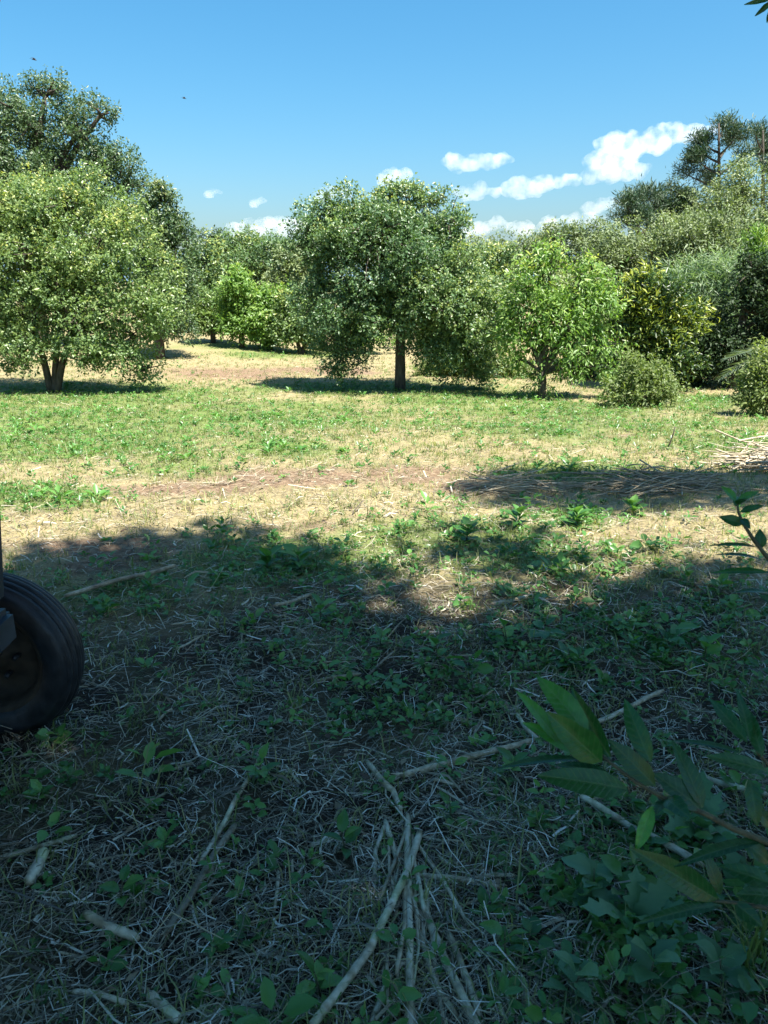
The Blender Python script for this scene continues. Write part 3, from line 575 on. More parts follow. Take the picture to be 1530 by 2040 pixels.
for (b, t, wd, r, face, dd) in [((480, 520), (280, 240), 95, .85, .8, .0), ((620, 470), (372, 165), 140, .75, .85, .02), ((728, 585), (510, 235), 135, .35, .8, .05), ((690, 610), (428, 372), 165, .6, .9, -.03),
        ((560, 560), (303, 395), 90, .95, .7, .0), ((600, 590), (160, 597), 55, .1, .25, -.02), ((740, 680), (455, 605), 80, .1, .6, .03), ((820, 745), (383, 668), 150, .35, .85, -.02),
        ((935, 610), (798, 288), 115, .4, .85, .03), ((960, 730), (732, 500), 120, .15, .8, .0), ((1200, 840), (1062, 500), 110, .2, .8, .02), ((1190, 850), (965, 660), 135, .1, .6, .0),
        ((1400, 560), (1060, 470), 45, .1, .25, .03), ((1530, 655), (1235, 568), 95, .3, .7, .0), ((1425, 505), (1238, 275), 85, .3, .8, .05), ((1440, 500), (1382, 225), 60, .3, .7, .05), ((1500, 580), (1430, 340), 75, .3, .7, .03),
        ((945, 830), (862, 1060), 75, 1.0, .8, -.02), ((1510, 1000), (1068, 1097), 75, .2, .4, -.03), ((1285, 1310), (878, 1070), 140, .3, .85, -.04), ((1290, 1285), (1215, 1060), 80, .1, .7, .0),
        ((1300, 1330), (895, 1392), 70, .2, .45, -.05), ((1560, 1230), (1290, 1130), 100, .3, .8, .02), ((1560, 1290), (1380, 1275), 100, .2, .8, .0), ((1440, 700), (1480, 935), 90, .25, .8, -.02), ((1480, 860), (1560, 940), 80, .2, .5, .0),
        ((1010, 790), (1120, 870), 110, .3, .6, -.05), ((1010, 800), (960, 860), 60, .1, .4, -.02), ((1400, 1010), (1560, 1120), 110, .2, .8, .0), ((1360, 1320), (1500, 1440), 90, .2, .7, -.03)]:
    px_leaf(laurel, lroot_p, zz(*b), zz(*t), wd/2.55, LD, r, rngL, .3*rngL.normal(), face, dd)
def y7(x, y): return (1100+x/3.558, 840+y/3.558)
LE = 1.3
for (b, t, wd, r, face, dd) in [((1305, 565), (1212, 452), 75, .9, .7, 0), ((1310, 560), (1470, 483), 55, .8, .6, 0), ((1320, 590), (1365, 530), 85, .3, .5, -.03), ((1300, 600), (1320, 520), 70, .6, .6, .02), ((1330, 640), (1495, 590), 60, .5, .6, -.02),
        ((1355, 725), (1193, 672), 85, .4, .8, 0), ((1340, 685), (1400, 745), 60, .2, .7, -.03), ((1480, 900), (1470, 762), 85, .3, .8, 0), ((1450, 885), (1123, 850), 42, .3, .4, 0), ((1500, 980), (1182, 903), 50, .05, .3, -.02),
        ((1540, 1065), (1150, 1043), 60, .5, .5, 0), ((1540, 1212), (1305, 1180), 55, .1, .3, -.02), ((1560, 1290), (1480, 1230), 60, .2, .4, 0), ((1600, 800), (1540, 700), 70, .3, .7, 0)]:
    px_leaf(laurel, lroot_p, y7(*b), y7(*t), wd/3.558, LE, r, rngL, .3*rngL.normal(), face, dd)
for (pts, dist, r0, r1) in [([zz(690, 580), zz(860, 710), zz(1000, 790), zz(1210, 870), zz(1360, 950), zz(1530, 1015), zz(1750, 1120), zz(2100, 1350)], LD, .0022, .006), ([zz(1230, 1310), zz(1350, 1320), zz(1530, 1350), zz(1800, 1420)], LD, .0018, .004),
        ([zz(1440, 490), zz(1480, 560), zz(1560, 660), zz(1800, 900)], LD+.05, .0016, .004), ([y7(1310, 560), y7(1320, 640), y7(1355, 725), y7(1430, 840), y7(1500, 930), y7(1570, 1010), y7(1760, 1300)], LE, .0018, .005), ([y7(1530, 1065), y7(1620, 1130)], LE, .0015, .002)]:
    tb = Tubes(); tb.add([at_d(*p, dist)-lroot_p for p in pts], np.linspace(r0, r1, len(pts)), 7); obj('stem', tb.mesh('stem'), M['twig'], laurel)
tb = Tubes()
for e in (at_d(*zz(2100, 1350), LD), at_d(*zz(1800, 1420), LD), at_d(*zz(1800, 900), LD+.05), at_d(*y7(1760, 1300), LE)):
    q = e-lroot_p; tb.add(bez(np.array([0, 0, -.05]), np.array([.1*rngL.random(), .05, q[2]*.8]), q, 7), np.linspace(.014, .005, 7), 7)
obj('branch', tb.mesh('branch'), M['twig'], laurel)
# leaf tips of the overhanging tree in the top right corner
def c0(x, y): return (1380+x/10.2, y/10.2)
for (b, t, wd, dd) in [((1600, -20), (1080, 68), 110, 0), ((1640, 10), (1265, 322), 120, .03), ((1640, 120), (1478, 490), 110, .05), ((1640, 0), (1400, -200), 120, .05), ((1640, 100), (1900, 300), 120, 0)]:
    px_leaf(sh_root, sh_base, c0(*b), c0(*t), wd/10.2, 2.2, .2, rngL, .2*rngL.normal(), .8, dd)
a0 = at_d(*c0(1640, 20), 2.2); tb = Tubes(); tb.add(bez(a0-sh_base, a0-sh_base+np.array([.05, -.2, .5]), a0-sh_base+np.array([.3, -1.0, 1.1]), 6), np.linspace(.003, .012, 6), 6); obj('twig', tb.mesh('twig'), M['twig'], sh_root)

# ------------------------------------------------------------------ ground cover: straw, grass, weeds
def scatter(n, rng, dmin=.95, dmax=26, power=.5, spread=.78):
    a, b = dmin**power, dmax**power
    d = (a + (b-a)*rng.random(n))**(1/power); th = rng.uniform(-spread, spread, n)
    return d*np.sin(th), d*np.cos(th), d
rng = np.random.default_rng(200)
x, y, d = scatter(250000, rng); g, s = green_soil(x, y)
keep = rng.random(len(x)) < np.clip(.95 - .45*s - .45*g*(d > 4), .12, 1)*(1-.5*sstep(6, 9, d))*np.clip(.35+1.0*noise2(x, y, .4, 28), 0, 1)
x, y, d, g, s = x[keep], y[keep], d[keep], g[keep], s[keep]; n = len(x)
L = np.exp(rng.normal(math.log(.044), .6, n)).clip(.010, .26)*(1+.03*d); W = (.0011 + .0022*rng.random(n)**2 + .004*(rng.random(n) < .035))*(1+.13*d)
az = rng.uniform(0, 2*math.pi, n); tl = rng.normal(0, .16, n); D = np.stack([np.cos(az)*np.cos(tl), np.sin(az)*np.cos(tl), np.sin(tl)], -1)
Sx = norm(np.cross(D, np.array([0, 0, 1.])+.5*rng.normal(size=(n, 3))))
lift = np.abs(rng.normal(0, .013, n)) + .003 + .5*np.abs(D[:, 2])*L
C0 = np.stack([x, y, gz(x, y)+lift], -1); bend = rng.normal(0, .16, n)
A = C0 - D*L[:, None]*.5; B = C0 + Sx*(L*bend)[:, None] + np.array([0, 0, 1.])*(L*.05*rng.random(n))[:, None]; E = C0 + D*L[:, None]*.5
hw = (Sx*W[:, None])*.5
V = np.stack([A-hw, A+hw, B-hw, B+hw, E-hw*.7, E+hw*.7], 1).reshape(-1, 3); b6 = np.arange(n)[:, None]*6
nf = d < 6; Qs = np.concatenate([b6[nf]+np.array([0, 1, 3, 2]), b6[nf]+np.array([2, 3, 5, 4]), b6[~nf]+np.array([0, 1, 5, 4])])
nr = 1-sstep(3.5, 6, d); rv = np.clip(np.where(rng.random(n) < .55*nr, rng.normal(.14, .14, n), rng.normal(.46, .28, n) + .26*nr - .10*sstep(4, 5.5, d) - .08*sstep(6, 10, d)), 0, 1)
tag(obj('straw_litter', mesh_np('straw', V, [Qs], {'rnd': np.repeat(rv, 6)}), M['straw']), kind='stuff', label='cut straw and dry stalk litter strewn over the ground')
# grass blades in tufts
def blades(nt_, per, rng, hmu, lean, dens, dmax=26):
    x, y, d = scatter(nt_, rng, 1.0, dmax); g, s = green_soil(x, y); k = rng.random(len(x)) < dens(g, s, d); x, y, d, g = x[k], y[k], d[k], g[k]
    i = np.repeat(np.arange(len(x)), per); n = len(i)
    px = x[i]+rng.normal(0, .018, n)*(1+.08*d[i]); py = y[i]+rng.normal(0, .018, n)*(1+.08*d[i]); dd = d[i]
    H = np.exp(rng.normal(math.log(hmu), .45, n)).clip(.02, .3); Wd = (.0022+.002*rng.random(n))*(1+.14*dd)
    az = rng.uniform(0, 2*math.pi, n); o = np.stack([np.cos(az), np.sin(az), 0*az], -1); sd = np.stack([-np.sin(az), np.cos(az), 0*az], -1)
    ln = np.abs(rng.normal(lean, .3, n))
    P0 = np.stack([px, py, gz(px, py)-.004], -1); up = np.array([0, 0, 1.])
    P1 = P0 + up*(H*.6)[:, None] + o*(H*ln*.35)[:, None]; P2 = P0 + up*(H*(1-.45*np.minimum(ln, 1.6)**1.3))[:, None].clip(.005) + o*(H*ln)[:, None]
    w = sd*Wd[:, None]*.5
    V = np.stack([P0-w, P0+w, P1-w*.8, P1+w*.8, P2], 1).reshape(-1, 3); b5 = np.arange(n)[:, None]*5
    r = np.clip(.75*rng.random(len(x))[i] + .3*rng.random(n) - .35*g[i], 0, 1)*(1-.2*sstep(6, 9, dd))
    return V, b5+np.array([0, 1, 3, 2]), b5+np.array([2, 3, 4]), np.repeat(r, 5)
rng = np.random.default_rng(201)
V, q4, t3, r = blades(40000, 6, rng, .055, .95, lambda g, s, d: np.clip(.34 + .5*g - .5*s, .03, 1)*(.45+.55*sstep(2.5, 5.5, d)) + .35*sstep(6, 9, d))
tag(obj('grass', mesh_np('grass', V, [q4, t3], {'rnd': r}), M['grass']), kind='stuff', label='short mown grass sprouting through the straw')
# weeds: rosettes and upright sprigs of broad leaves
def weeds(npl, per, rng, lmu, dens, dmin=1.0, dmax=26):
    x, y, d = scatter(npl, rng, dmin, dmax, .35); g, s = green_soil(x, y); k = rng.random(len(x)) < dens(g, s, d); x, y, d = x[k], y[k], d[k]
    m = len(x); i = np.repeat(np.arange(m), per); n = len(i); j = np.tile(np.arange(per), m)
    size = np.exp(rng.normal(math.log(lmu), .35, m)).clip(.012, .09)*(1+.025*d)
    az = rng.uniform(0, 6.28, m)[i] + j*2.4 + rng.normal(0, .3, n); tilt = .15 + .75*rng.random(n)
    hgt = (size*1.6*rng.random(m))[i]*(j/per)
    lx = rng.normal(0, .25, m)[i]; ly = rng.normal(0, .25, m)[i]
    o = np.stack([np.cos(az)*np.cos(tilt), np.sin(az)*np.cos(tilt), np.sin(tilt)], -1)
    P = np.stack([x[i]+lx*hgt, y[i]+ly*hgt, gz(x[i], y[i])+.004+hgt], -1) + o*size[i][:, None]*.25
    if dmin > 3: return leaf_cards(P, o, np.stack([-np.cos(az)*np.sin(tilt), -np.sin(az)*np.sin(tilt), np.cos(tilt)], -1) + .3*rng.normal(size=(n, 3)), size[i]*(.7+.6*rng.random(n)), size[i]*(.4+.3*rng.random(n)), np.clip(rng.random(m)[i]*.7 + .3*rng.random(n), 0, 1))
    Lf = size[i]*(.65+.6*rng.random(n)); Wf = Lf*(.42+.25*rng.random(m)[i]); D = norm(o)
    N = norm(np.stack([-np.cos(az)*np.sin(tilt), -np.sin(az)*np.sin(tilt), np.cos(tilt)], -1) + .4*rng.normal(size=(n, 3)))
    Sd = norm(np.cross(D, N)); Lc = Lf[:, None]; Wc = Wf[:, None]; up = np.array([0, 0, 1.])
    a1 = P + D*Lc*.3 + N*Wc*.12; a2 = P + D*Lc*.68 + N*Wc*.06 - up*Lc*.06
    V = np.stack([P, a1+Sd*Wc*.46, a2+Sd*Wc*.40, P+D*Lc-up*Lc*.2, a2-Sd*Wc*.40, a1-Sd*Wc*.46, P+D*Lc*.5-N*Wc*.03-up*Lc*.03], 1).reshape(-1, 3)
    b = np.arange(n)[:, None]*7
    T = np.concatenate([b+np.array([0, 1, 6]), b+np.array([1, 2, 6]), b+np.array([2, 3, 6]), b+np.array([3, 4, 6]), b+np.array([4, 5, 6]), b+np.array([5, 0, 6])])
    r = np.clip(rng.random(m)[i]*.7 + .3*rng.random(n), 0, 1)
    return V, T, np.repeat(r, 7)
rng = np.random.default_rng(202)
wd = lambda g, s, d: np.clip(1.15*g**1.2 + .03, .02, 1)*(1-.5*s)
V, T, r = weeds(11500, 7, rng, .030, wd, 1.0, 5.5)
V2, T2, r2 = weeds(19000, 7, rng, .030, wd, 5.5, 26)
tag(obj('weeds', mesh_np('weeds', np.concatenate([V, V2]), [np.concatenate([T, T2+len(V)])], {'rnd': np.concatenate([r, r2])}, True), M['weed']), kind='stuff', label='low green weeds spreading over the mown ground')

rng = np.random.default_rng(205)
x, y, d = scatter(5200, rng, 1.0, 9, .5); k = noise2(x, y, .6, 29)+.25*rng.normal(size=len(x)) > .42; x, y, d = x[k], y[k], d[k]; n = len(x)
P = np.stack([x, y, gz(x, y)+.006+.014*rng.random(n)], -1); az = rng.uniform(0, 6.28, n); tl = rng.normal(0, .25, n)
V, T, r = leaf_cards(P, np.stack([np.cos(az), np.sin(az), tl], -1), np.stack([.35*rng.normal(size=n), .35*rng.normal(size=n), np.ones(n)], -1), .02+.035*rng.random(n), .010+.016*rng.random(n), rng.random(n), .3*rng.random((n, 1)))
M['dead'] = leaf_mat('dead_leaf', [(0, (.045, .028, .018)), (.5, (.13, .085, .05)), (1, (.30, .23, .14))], .6, .1, .4, (1.2, 1, .7))
tag(obj('leaf_litter', mesh_np('leaf_litter', V, [T], {'rnd': r}), M['dead']), kind='stuff', label='brown dead leaves scattered among the straw')

# ------------------------------------------------------------------ canes and sticks lying about
def cane(name, label, pts_px, rpx, a, cat='stalk', lift=.012, group=None, nodes=True, split=False, mat='cane', seed=0):
    rng = np.random.default_rng(seed); P = []
    for k, (u, v) in enumerate(pts_px):
        p = G(u, min(v, 2300)); P.append(p)
    P = np.array(P); dist = np.linalg.norm(P-CAM, axis=1).mean(); r = 1.08*rpx/F*dist
    seg = []
    for i in range(len(P)-1):
        for t in np.linspace(0, 1, 7)[:-1]: seg.append(P[i]*(1-t)+P[i+1]*t)
    seg.append(P[-1]); seg = np.array(seg); seg[:, 2] = np.maximum(np.linspace(P[0, 2], P[-1, 2], len(seg)), 0*seg[:, 2]-9) if len(P) == 2 else seg[:, 2]
    zg = gz(seg[:, 0], seg[:, 1]); zs = np.convolve(np.pad(zg, 3, mode='edge'), np.ones(7)/7, 'valid'); seg[:, 2] = np.maximum(zs, zg-.004) + r + lift
    rad = np.full(len(seg), r)*(1+.03*rng.normal(size=len(seg)))
    if nodes: rad[::6] *= 1.13
    rad[0] *= .6; rad[-1] *= .45
    o0 = seg.mean(0); tb = Tubes(); av = np.clip(a + np.repeat(rng.normal(0, .11, len(seg)//6+1), 6)[:len(seg)] + rng.normal(0, .03, len(seg)), .02, .98 if a > .9 else .8)
    if nodes: av[::6] = np.maximum(.03, av[::6]-.3)
    tb.add(seg-o0, rad, 8, True, av)
    if split:
        for s in range(3):
            e = seg[-1]+(seg[-1]-seg[-3])*(.25+.5*rng.random())+rng.normal(size=3)*r*1.2; e[2] = max(e[2], float(gz(e[0], e[1]))+.004)
            tb.add(np.stack([seg[-2], e])-o0, [r*.4, r*.12], 5, True, a)
    o = obj(name, tb.mesh(name), M[mat], None, o0); return tag(o, label, cat, group)
def z6(x, y): return (x/1.7, 1480+y/1.7)
def z9(x, y): return (600+x/3.06, 1480+y/3.06)
cane('cane', 'thick green cane curving to the bottom edge from the fork of stalks', [z9(725, 610), z9(640, 870), z9(540, 1090), z9(420, 1330), z9(300, 1510), z9(150, 1714), z9(60, 1830)], 6.6, .70, seed=1, lift=.03)
cane('cane', 'pale straight cane running down the middle of the stalk fork', [z9(650, 490), z9(648, 760), z9(655, 1000), z9(660, 1300), z9(660, 1714), z9(665, 1850)], 6, .5, seed=2, lift=.02)
cane('cane', 'dry grey cane leaning right at the bottom of the stalk fork', [z9(720, 980), z9(790, 1170), z9(880, 1400), z9(960, 1560), z9(1030, 1720), z9(1080, 1820)], 7, .4, seed=3)
cane('cane', 'short brown stalk beside the grey cane at the bottom', [z9(895, 1200), z9(960, 1370), z9(1010, 1500), z9(1090, 1720)], 6, .35, seed=4)
cane('cane', 'splintered dry stalk at the top of the fork', [z9(400, 150), z9(500, 270), z9(560, 340), z9(610, 470)], 5, .5, seed=5, split=True)
cane('cane', 'broad split stalk piece behind the green cane', [z9(510, 520), z9(550, 650), z9(590, 770)], 5, .55, seed=6, nodes=False, split=True)
cane('cane', 'thick smooth stalk pointing at the laurel tip', [z9(1420, 20), z9(1200, 80), z9(920, 165), z9(600, 250)], 5.6, .5, seed=7, split=True)
cane('cane', 'thin stalk lying against the thick smooth one', [z9(890, 90), z9(790, 165), z9(660, 215), z9(540, 240)], 3, .4, seed=8)
cane('cane', 'dark flat stalk lying across right of the fork', [z9(710, 850), z9(980, 880), z9(1210, 920)], 4.5, .15, seed=9, nodes=False)
cane('cane', 'yellow stalk piece lying right of the fork', [z9(1050, 860), z9(1180, 835), z9(1300, 855)], 3.2, .6, seed=10)
cane('cane', 'thin grey splinter beside the pale straight cane', [z9(560, 1150), z9(570, 1300), z9(590, 1500), z9(600, 1714)], 3, .35, seed=11, nodes=False)
cane('cane', 'slanting pale cane left of the bottom fork', [z9(545, 1450), z9(500, 1580), z9(450, 1714), z9(430, 1790)], 5.5, .5, seed=12)
cane('cane', 'grey bent stalk under the grey cane', [z9(720, 1180), z9(770, 1370), z9(830, 1560), z9(950, 1720)], 5, .3, seed=13)
cane('cane', 'thin tan stick rising to the upper left of the fork', [z6(860, 115), z6(790, 240), z6(735, 340), z6(680, 430)], 4.2, .5, seed=14)
cane('cane', 'thick grey stick with a frayed end left of centre', [z6(800, 300), z6(725, 410), z6(650, 540), z6(560, 685)], 6, .12, seed=15, nodes=False, split=True)
cane('cane', 'long thin cane coming in from the left edge', [z6(265, 335), z6(130, 375), z6(-30, 425), z6(-120, 450)], 3.6, .55, seed=16)
cane('cane', 'short curved pale husk near the left edge', [z6(155, 390), z6(135, 440), z6(100, 510)], 9, .5, seed=17, nodes=False)
cane('cane', 'brown husk with a pale tip at lower left', [z6(290, 610), z6(370, 655), z6(475, 695)], 7, .33, seed=18, nodes=False)
cane('cane', 'small white stalk end at the bottom left', [z6(505, 880), z6(560, 925), z6(610, 970)], 8, .5, seed=19, nodes=False)
cane('cane', 'yellowish stalk lying near the bottom left', [z6(250, 870), z6(340, 880), z6(440, 915)], 4, .65, seed=20)
cane('cane', 'long whitish cane under the laurel leaves', [(1155, 1607), (1230, 1655), (1300, 1695), (1400, 1752)], 5.5, .5, seed=21, lift=.03)
cane('cane', 'pale stick behind the laurel leaf tips', [(1320, 1390), (1250, 1425), (1180, 1458), (1120, 1480)], 4, .5, seed=22, lift=.02)
cane('cane', 'pale stub beside the laurel leaf tip', [(1028, 1433), (1050, 1465), (1075, 1490)], 4, .5, seed=23)
cane('cane', 'whitish stalk lying at right under the laurel twig', [(1390, 1558), (1450, 1580), (1530, 1600)], 5, .5, seed=24)
cane('branch', 'bent tan branch lying beyond the tyre', [(132, 1212), (190, 1193), (270, 1170), (320, 1160), (352, 1146)], 4, .42, 'branch', lift=.05, seed=25)
cane('cane', 'brown stalk in the shade edge left of the sunny patch', [(545, 1216), (580, 1207), (622, 1190)], 3.5, .35, seed=26)
cane('cane', 'split pale stalk lying in the sunny patch', [(978, 1213), (1020, 1205), (1062, 1197)], 4, .55, seed=27, split=True)
cane('cane', 'dark twig lying in the sun at mid left', [(420, 972), (455, 966), (490, 957)], 1.6, .1, seed=28)
cane('cane', 'grey stem crossing the shade below the sunny patch', [(625, 1370), (670, 1360), (720, 1350)], 3.2, .3, seed=29)
cane('cane', 'short light stalk right of the fork top', [(862, 1562), (890, 1570), (905, 1577)], 3, .55, seed=30)
cane('cane', 'flat pale stalk piece left of the fork', [(617, 1698), (645, 1685), (678, 1672)], 3.6, .5, seed=31)
cane('cane', 'short splinter standing near the fork left', [z6(945, 450), z6(940, 520), z6(930, 590)], 3, .45, seed=32)
rng = np.random.default_rng(350)
for i in range(20):
    u0 = 812 + rng.normal()*28; v0 = rng.uniform(1640, 1900); an = rng.normal(0, .32); ln = rng.uniform(90, 280); u1 = u0 + ln*math.sin(an) + (u0-812)*.4; v1 = v0 + ln*math.cos(an)
    cane('cane', 'thin split cane fanning out below the fork of stalks', [(u0, v0), ((u0+u1)/2+rng.normal()*6, (v0+v1)/2), (u1, v1)], rng.uniform(1.6, 4.2), rng.uniform(.25, .62), group='thin canes of the fork', nodes=rng.random() < .4, split=rng.random() < .7, lift=rng.uniform(.008, .03), seed=360+i)
# fresh green stems at the bottom
for i, pts in enumerate([[z9(1140, 1390), z9(1170, 1540), z9(1230, 1714)], [z9(1230, 1390), z9(1250, 1560), z9(1290, 1714)], [z9(1340, 1480), z9(1370, 1600), z9(1400, 1730)]]):
    cane('green_stem', ['leftmost of three fresh green stems at the bottom', 'middle one of three fresh green stems at the bottom', 'thickest fresh green stem, rightmost of three at the bottom'][i], pts, [3.6, 3.6, 5.5][i], 1.0, 'stem', group='fresh green stems', seed=40+i)
# smaller loose stalks: a countable lot
rng = np.random.default_rng(300)
for i in range(110):
    u = rng.uniform(-40, 1500); v = rng.uniform(1230, 2040); ln = rng.uniform(30, 125); an = rng.uniform(0, math.pi)
    pts = [(u, v), (u+ln*.5*math.cos(an)+rng.normal()*3, v+ln*.25*math.sin(an)+rng.normal()*2), (u+ln*math.cos(an), v+ln*.5*math.sin(an))]
    cane('stalk', 'short dry stalk lying loose in the shaded litter', pts, rng.uniform(.9, 2.3), rng.uniform(.05, .5), group='loose stalks in the shaded litter', nodes=rng.random() < .5, seed=400+i)

# brush heap in the shade band and straw pile at the right edge
def brush(name, label, u0, u1, v, hgt, n, cat, seed, a_lo, a_hi, rad=.006):
    rng = np.random.default_rng(seed); A = G(u0, v); B = G(u1, v); o0 = (A+B)/2; wx = (B[0]-A[0])/2; root = thing(name, label, cat, o0); tb = Tubes()
    for i in range(n):
        t = rng.uniform(-1, 1); e = math.sqrt(max(0, 1-t*t)); px = t*wx; py = rng.normal(0, .28)*e; zz_ = hgt*e*rng.random()
        az = rng.normal(0, .55) + (math.pi if rng.random() < .5 else 0); L = rng.uniform(.18, .85); tl = rng.normal(.05, .16)
        dv = np.array([math.cos(az)*math.cos(tl), math.sin(az)*math.cos(tl), math.sin(tl)])
        c = np.array([px, py, float(gz(o0[0]+px, o0[1]+py))-o0[2]+.02+zz_])
        tb.add(bez(c-dv*L/2, c+rng.normal(size=3)*.03, c+dv*L/2, 4), np.array([1, .9, .8, .5])*rad*rng.uniform(.4, 1.4), 5, False, rng.uniform(a_lo, a_hi))
    obj('brush', tb.mesh(name), M['cane'], root)['kind'] = 'stuff'
brush('brush_heap', 'grey heap of cut brush lying in the narrow shadow band', 1180, 1420, 972, .09, 150, 'brush heap', 1, .05, .35)
brush('straw_pile', 'pile of sunlit pale canes at the right edge', 1470, 1650, 932, .2, 190, 'straw pile', 2, .4, .6, .008)
brush('brush_heap', 'low scatter of dry stalks at the left of the narrow shadow', 960, 1120, 975, .06, 90, 'brush heap', 3, .1, .5)
b0 = G(1328, 895); tb = Tubes(); tp = at_y(1345, 850, b0[1])-b0; tb.add(bez(np.array([0, 0, -.03]), tp*.5+np.array([.02, 0, 0]), tp, 4), [.011, .009, .008, .005], 6)
tag(obj('stick', tb.mesh('stick'), M['bark'], None, b0), 'thin dark stick standing upright in the mown grass', 'stick')

# ------------------------------------------------------------------ single weed plants in the foreground
def leaf_mesh_lib(seed, L, W, serr): 
    V, Fq = leaf_shape(L, W, np.random.default_rng(seed), .18, .25, serr); return V, Fq
LIB = []
for s in range(6):
    V, Fq = leaf_mesh_lib(s, .045, .026, .10); LIB.append(mesh_np('weed_leaf', V, [Fq], {'rnd': np.full(len(V), .15+.14*s)}, True)); LIB[-1].materials.append(M['weed'])
def weed_plant(u, v, label, group, size=1.0, seed=0, nl=9, tall=.06, lib=LIB, name='weed_plant'):
    rng = np.random.default_rng(seed); b = G(u, v); root = thing(name, label, 'weed', b, group)
    tb = Tubes(); tip = np.array([rng.normal()*.02, rng.normal()*.02, tall*size]); st = bez(np.array([0, 0, -.01]), tip*.5+rng.normal(size=3)*.005, tip, 5); tb.add(st, np.linspace(.0025, .0012, 5)*size, 5); obj('stem', tb.mesh('weed_stem'), M['twig'], root)
    for i in range(nl):
        t = i/nl; p = st[0]*(1-t)+st[-1]*t; az = i*2.4+rng.normal()*.3; el = .15+.7*t+rng.normal()*.15
        d = np.array([math.cos(az)*math.cos(el), math.sin(az)*math.cos(el), math.sin(el)]); n = np.array([-math.cos(az)*math.sin(el), -math.sin(az)*math.sin(el), math.cos(el)])
        o = obj('leaf', lib[int(rng.integers(len(lib)))], None, root); o.matrix_local = frame_mat(p+d*.006, d, n+.2*rng.normal(size=3)) @ Matrix.Scale(size*rng.uniform(.7, 1.3), 4)
spots = [(250, 1440), (130, 1490), (520, 1560), (690, 1340), (430, 1900), (240, 1800), (480, 1790), (820, 1790), (1005, 1555), (1100, 1770), (1070, 1645), (900, 1640), (390, 1985), (330, 1700), (640, 1990), (1130, 1600), (960, 1400),
         (870, 1320), (1180, 1340), (1260, 1300), (1350, 1260), (1090, 1280), (760, 1290), (640, 1240), (1450, 1250), (1210, 1380), (1010, 1290), (560, 1330), (1130, 1470), (1250, 1560), (780, 1420), (860, 1450), (1400, 1330), (300, 1620), (60, 1600), (690, 1700), (540, 1450), (950, 1850), (1010, 1930), (1180, 1880)]
for i, (u, v) in enumerate(spots):
    weed_plant(u, v, 'small broad leaved weed growing through the shaded litter', 'small weeds in the shaded litter', [.8, 1.0, 1.25][i % 3]*(1.0 if v > 1450 else 1.25), 500+i, 7+i % 5, .035+.02*(i % 3))
for i, (u, v, lb) in enumerate([(1150, 1050, 'lush sunlit weed clump beside the narrow shadow band'), (1030, 1050, 'tall sunlit weed clump at the edge of the foreground shade'), (930, 1080, 'broad weed clump half in shade left of the tall sunlit one'),
                               (600, 1140, 'leafy weed clump just inside the shade, left of the sunny patch'), (1265, 1030, 'small bright weed clump below the brush heap'), (530, 1145, 'dark weed clump in the shade above the brown stalk')]):
    weed_plant(u, v, lb, None, 2.3, 600+i, 16, .05)
LIBM = []
for s in range(4):
    V, Fq = leaf_mesh_lib(50+s, .06, .04, .16); LIBM.append(mesh_np('mint_leaf', V, [Fq], {'rnd': np.full(len(V), .3+.2*s)}, True)); LIBM[-1].materials.append(M['weed_blue'])
for i, (u, v, lb) in enumerate([(1290, 1985, 'leafy mint like plant at the bottom right'), (1130, 2000, 'wide leaved plant at the bottom edge beside the green stems'), (1440, 1975, 'small round leaved plant in the dark soil at bottom right'), (1180, 1800, 'pale leaved plant below the hanging yellow leaf')]):
    weed_plant(u, v, lb, None, 1.15, 650+i, 11, .08, LIBM, 'mint_plant')
# jagged thistles
def lobed_leaf(L, W, rng, n=9):
    V = []; F_ = []
    for i in range(n+1):
        t = i/n; w = W*.5*math.sin(math.pi*min(1, .12+.88*t))**.7*(1 if i % 2 else .62)*(1+.1*rng.normal()); w = .002 if i == n else w
        z = .12*L*math.sin(t*2.2)-.10*L*t*t
        sh = .05*L if i % 2 else 0
        V += [(t*L+sh, w, z+.02*L*rng.normal()+.1*w), (t*L, 0, z), (t*L+sh, -w, z+.02*L*rng.normal()+.1*w)]
    for i in range(n):
        for j in range(2): F_.append((i*3+j, (i+1)*3+j, (i+1)*3+j+1, i*3+j+1))
    return np.array(V), F_
LIBT = []
for s in range(4):
    V, Fq = lobed_leaf(.16, .085, np.random.default_rng(70+s)); LIBT.append(mesh_np('thistle_leaf', V, [Fq], {'rnd': np.full(len(V), .25+.2*s)}, True)); LIBT[-1].materials.append(M['weed_blue'])
weed_plant(1385, 1665, 'grey green jagged thistle behind the laurel twig', None, .9, 701, 9, .05, LIBT, 'thistle_plant')
weed_plant(1270, 1850, 'grey green jagged thistle under the lowest laurel leaf', None, .85, 702, 9, .05, LIBT, 'thistle_plant')
weed_plant(1450, 1800, 'grey green jagged thistle at the right edge below the twig', None, .8, 703, 8, .05, LIBT, 'thistle_plant')
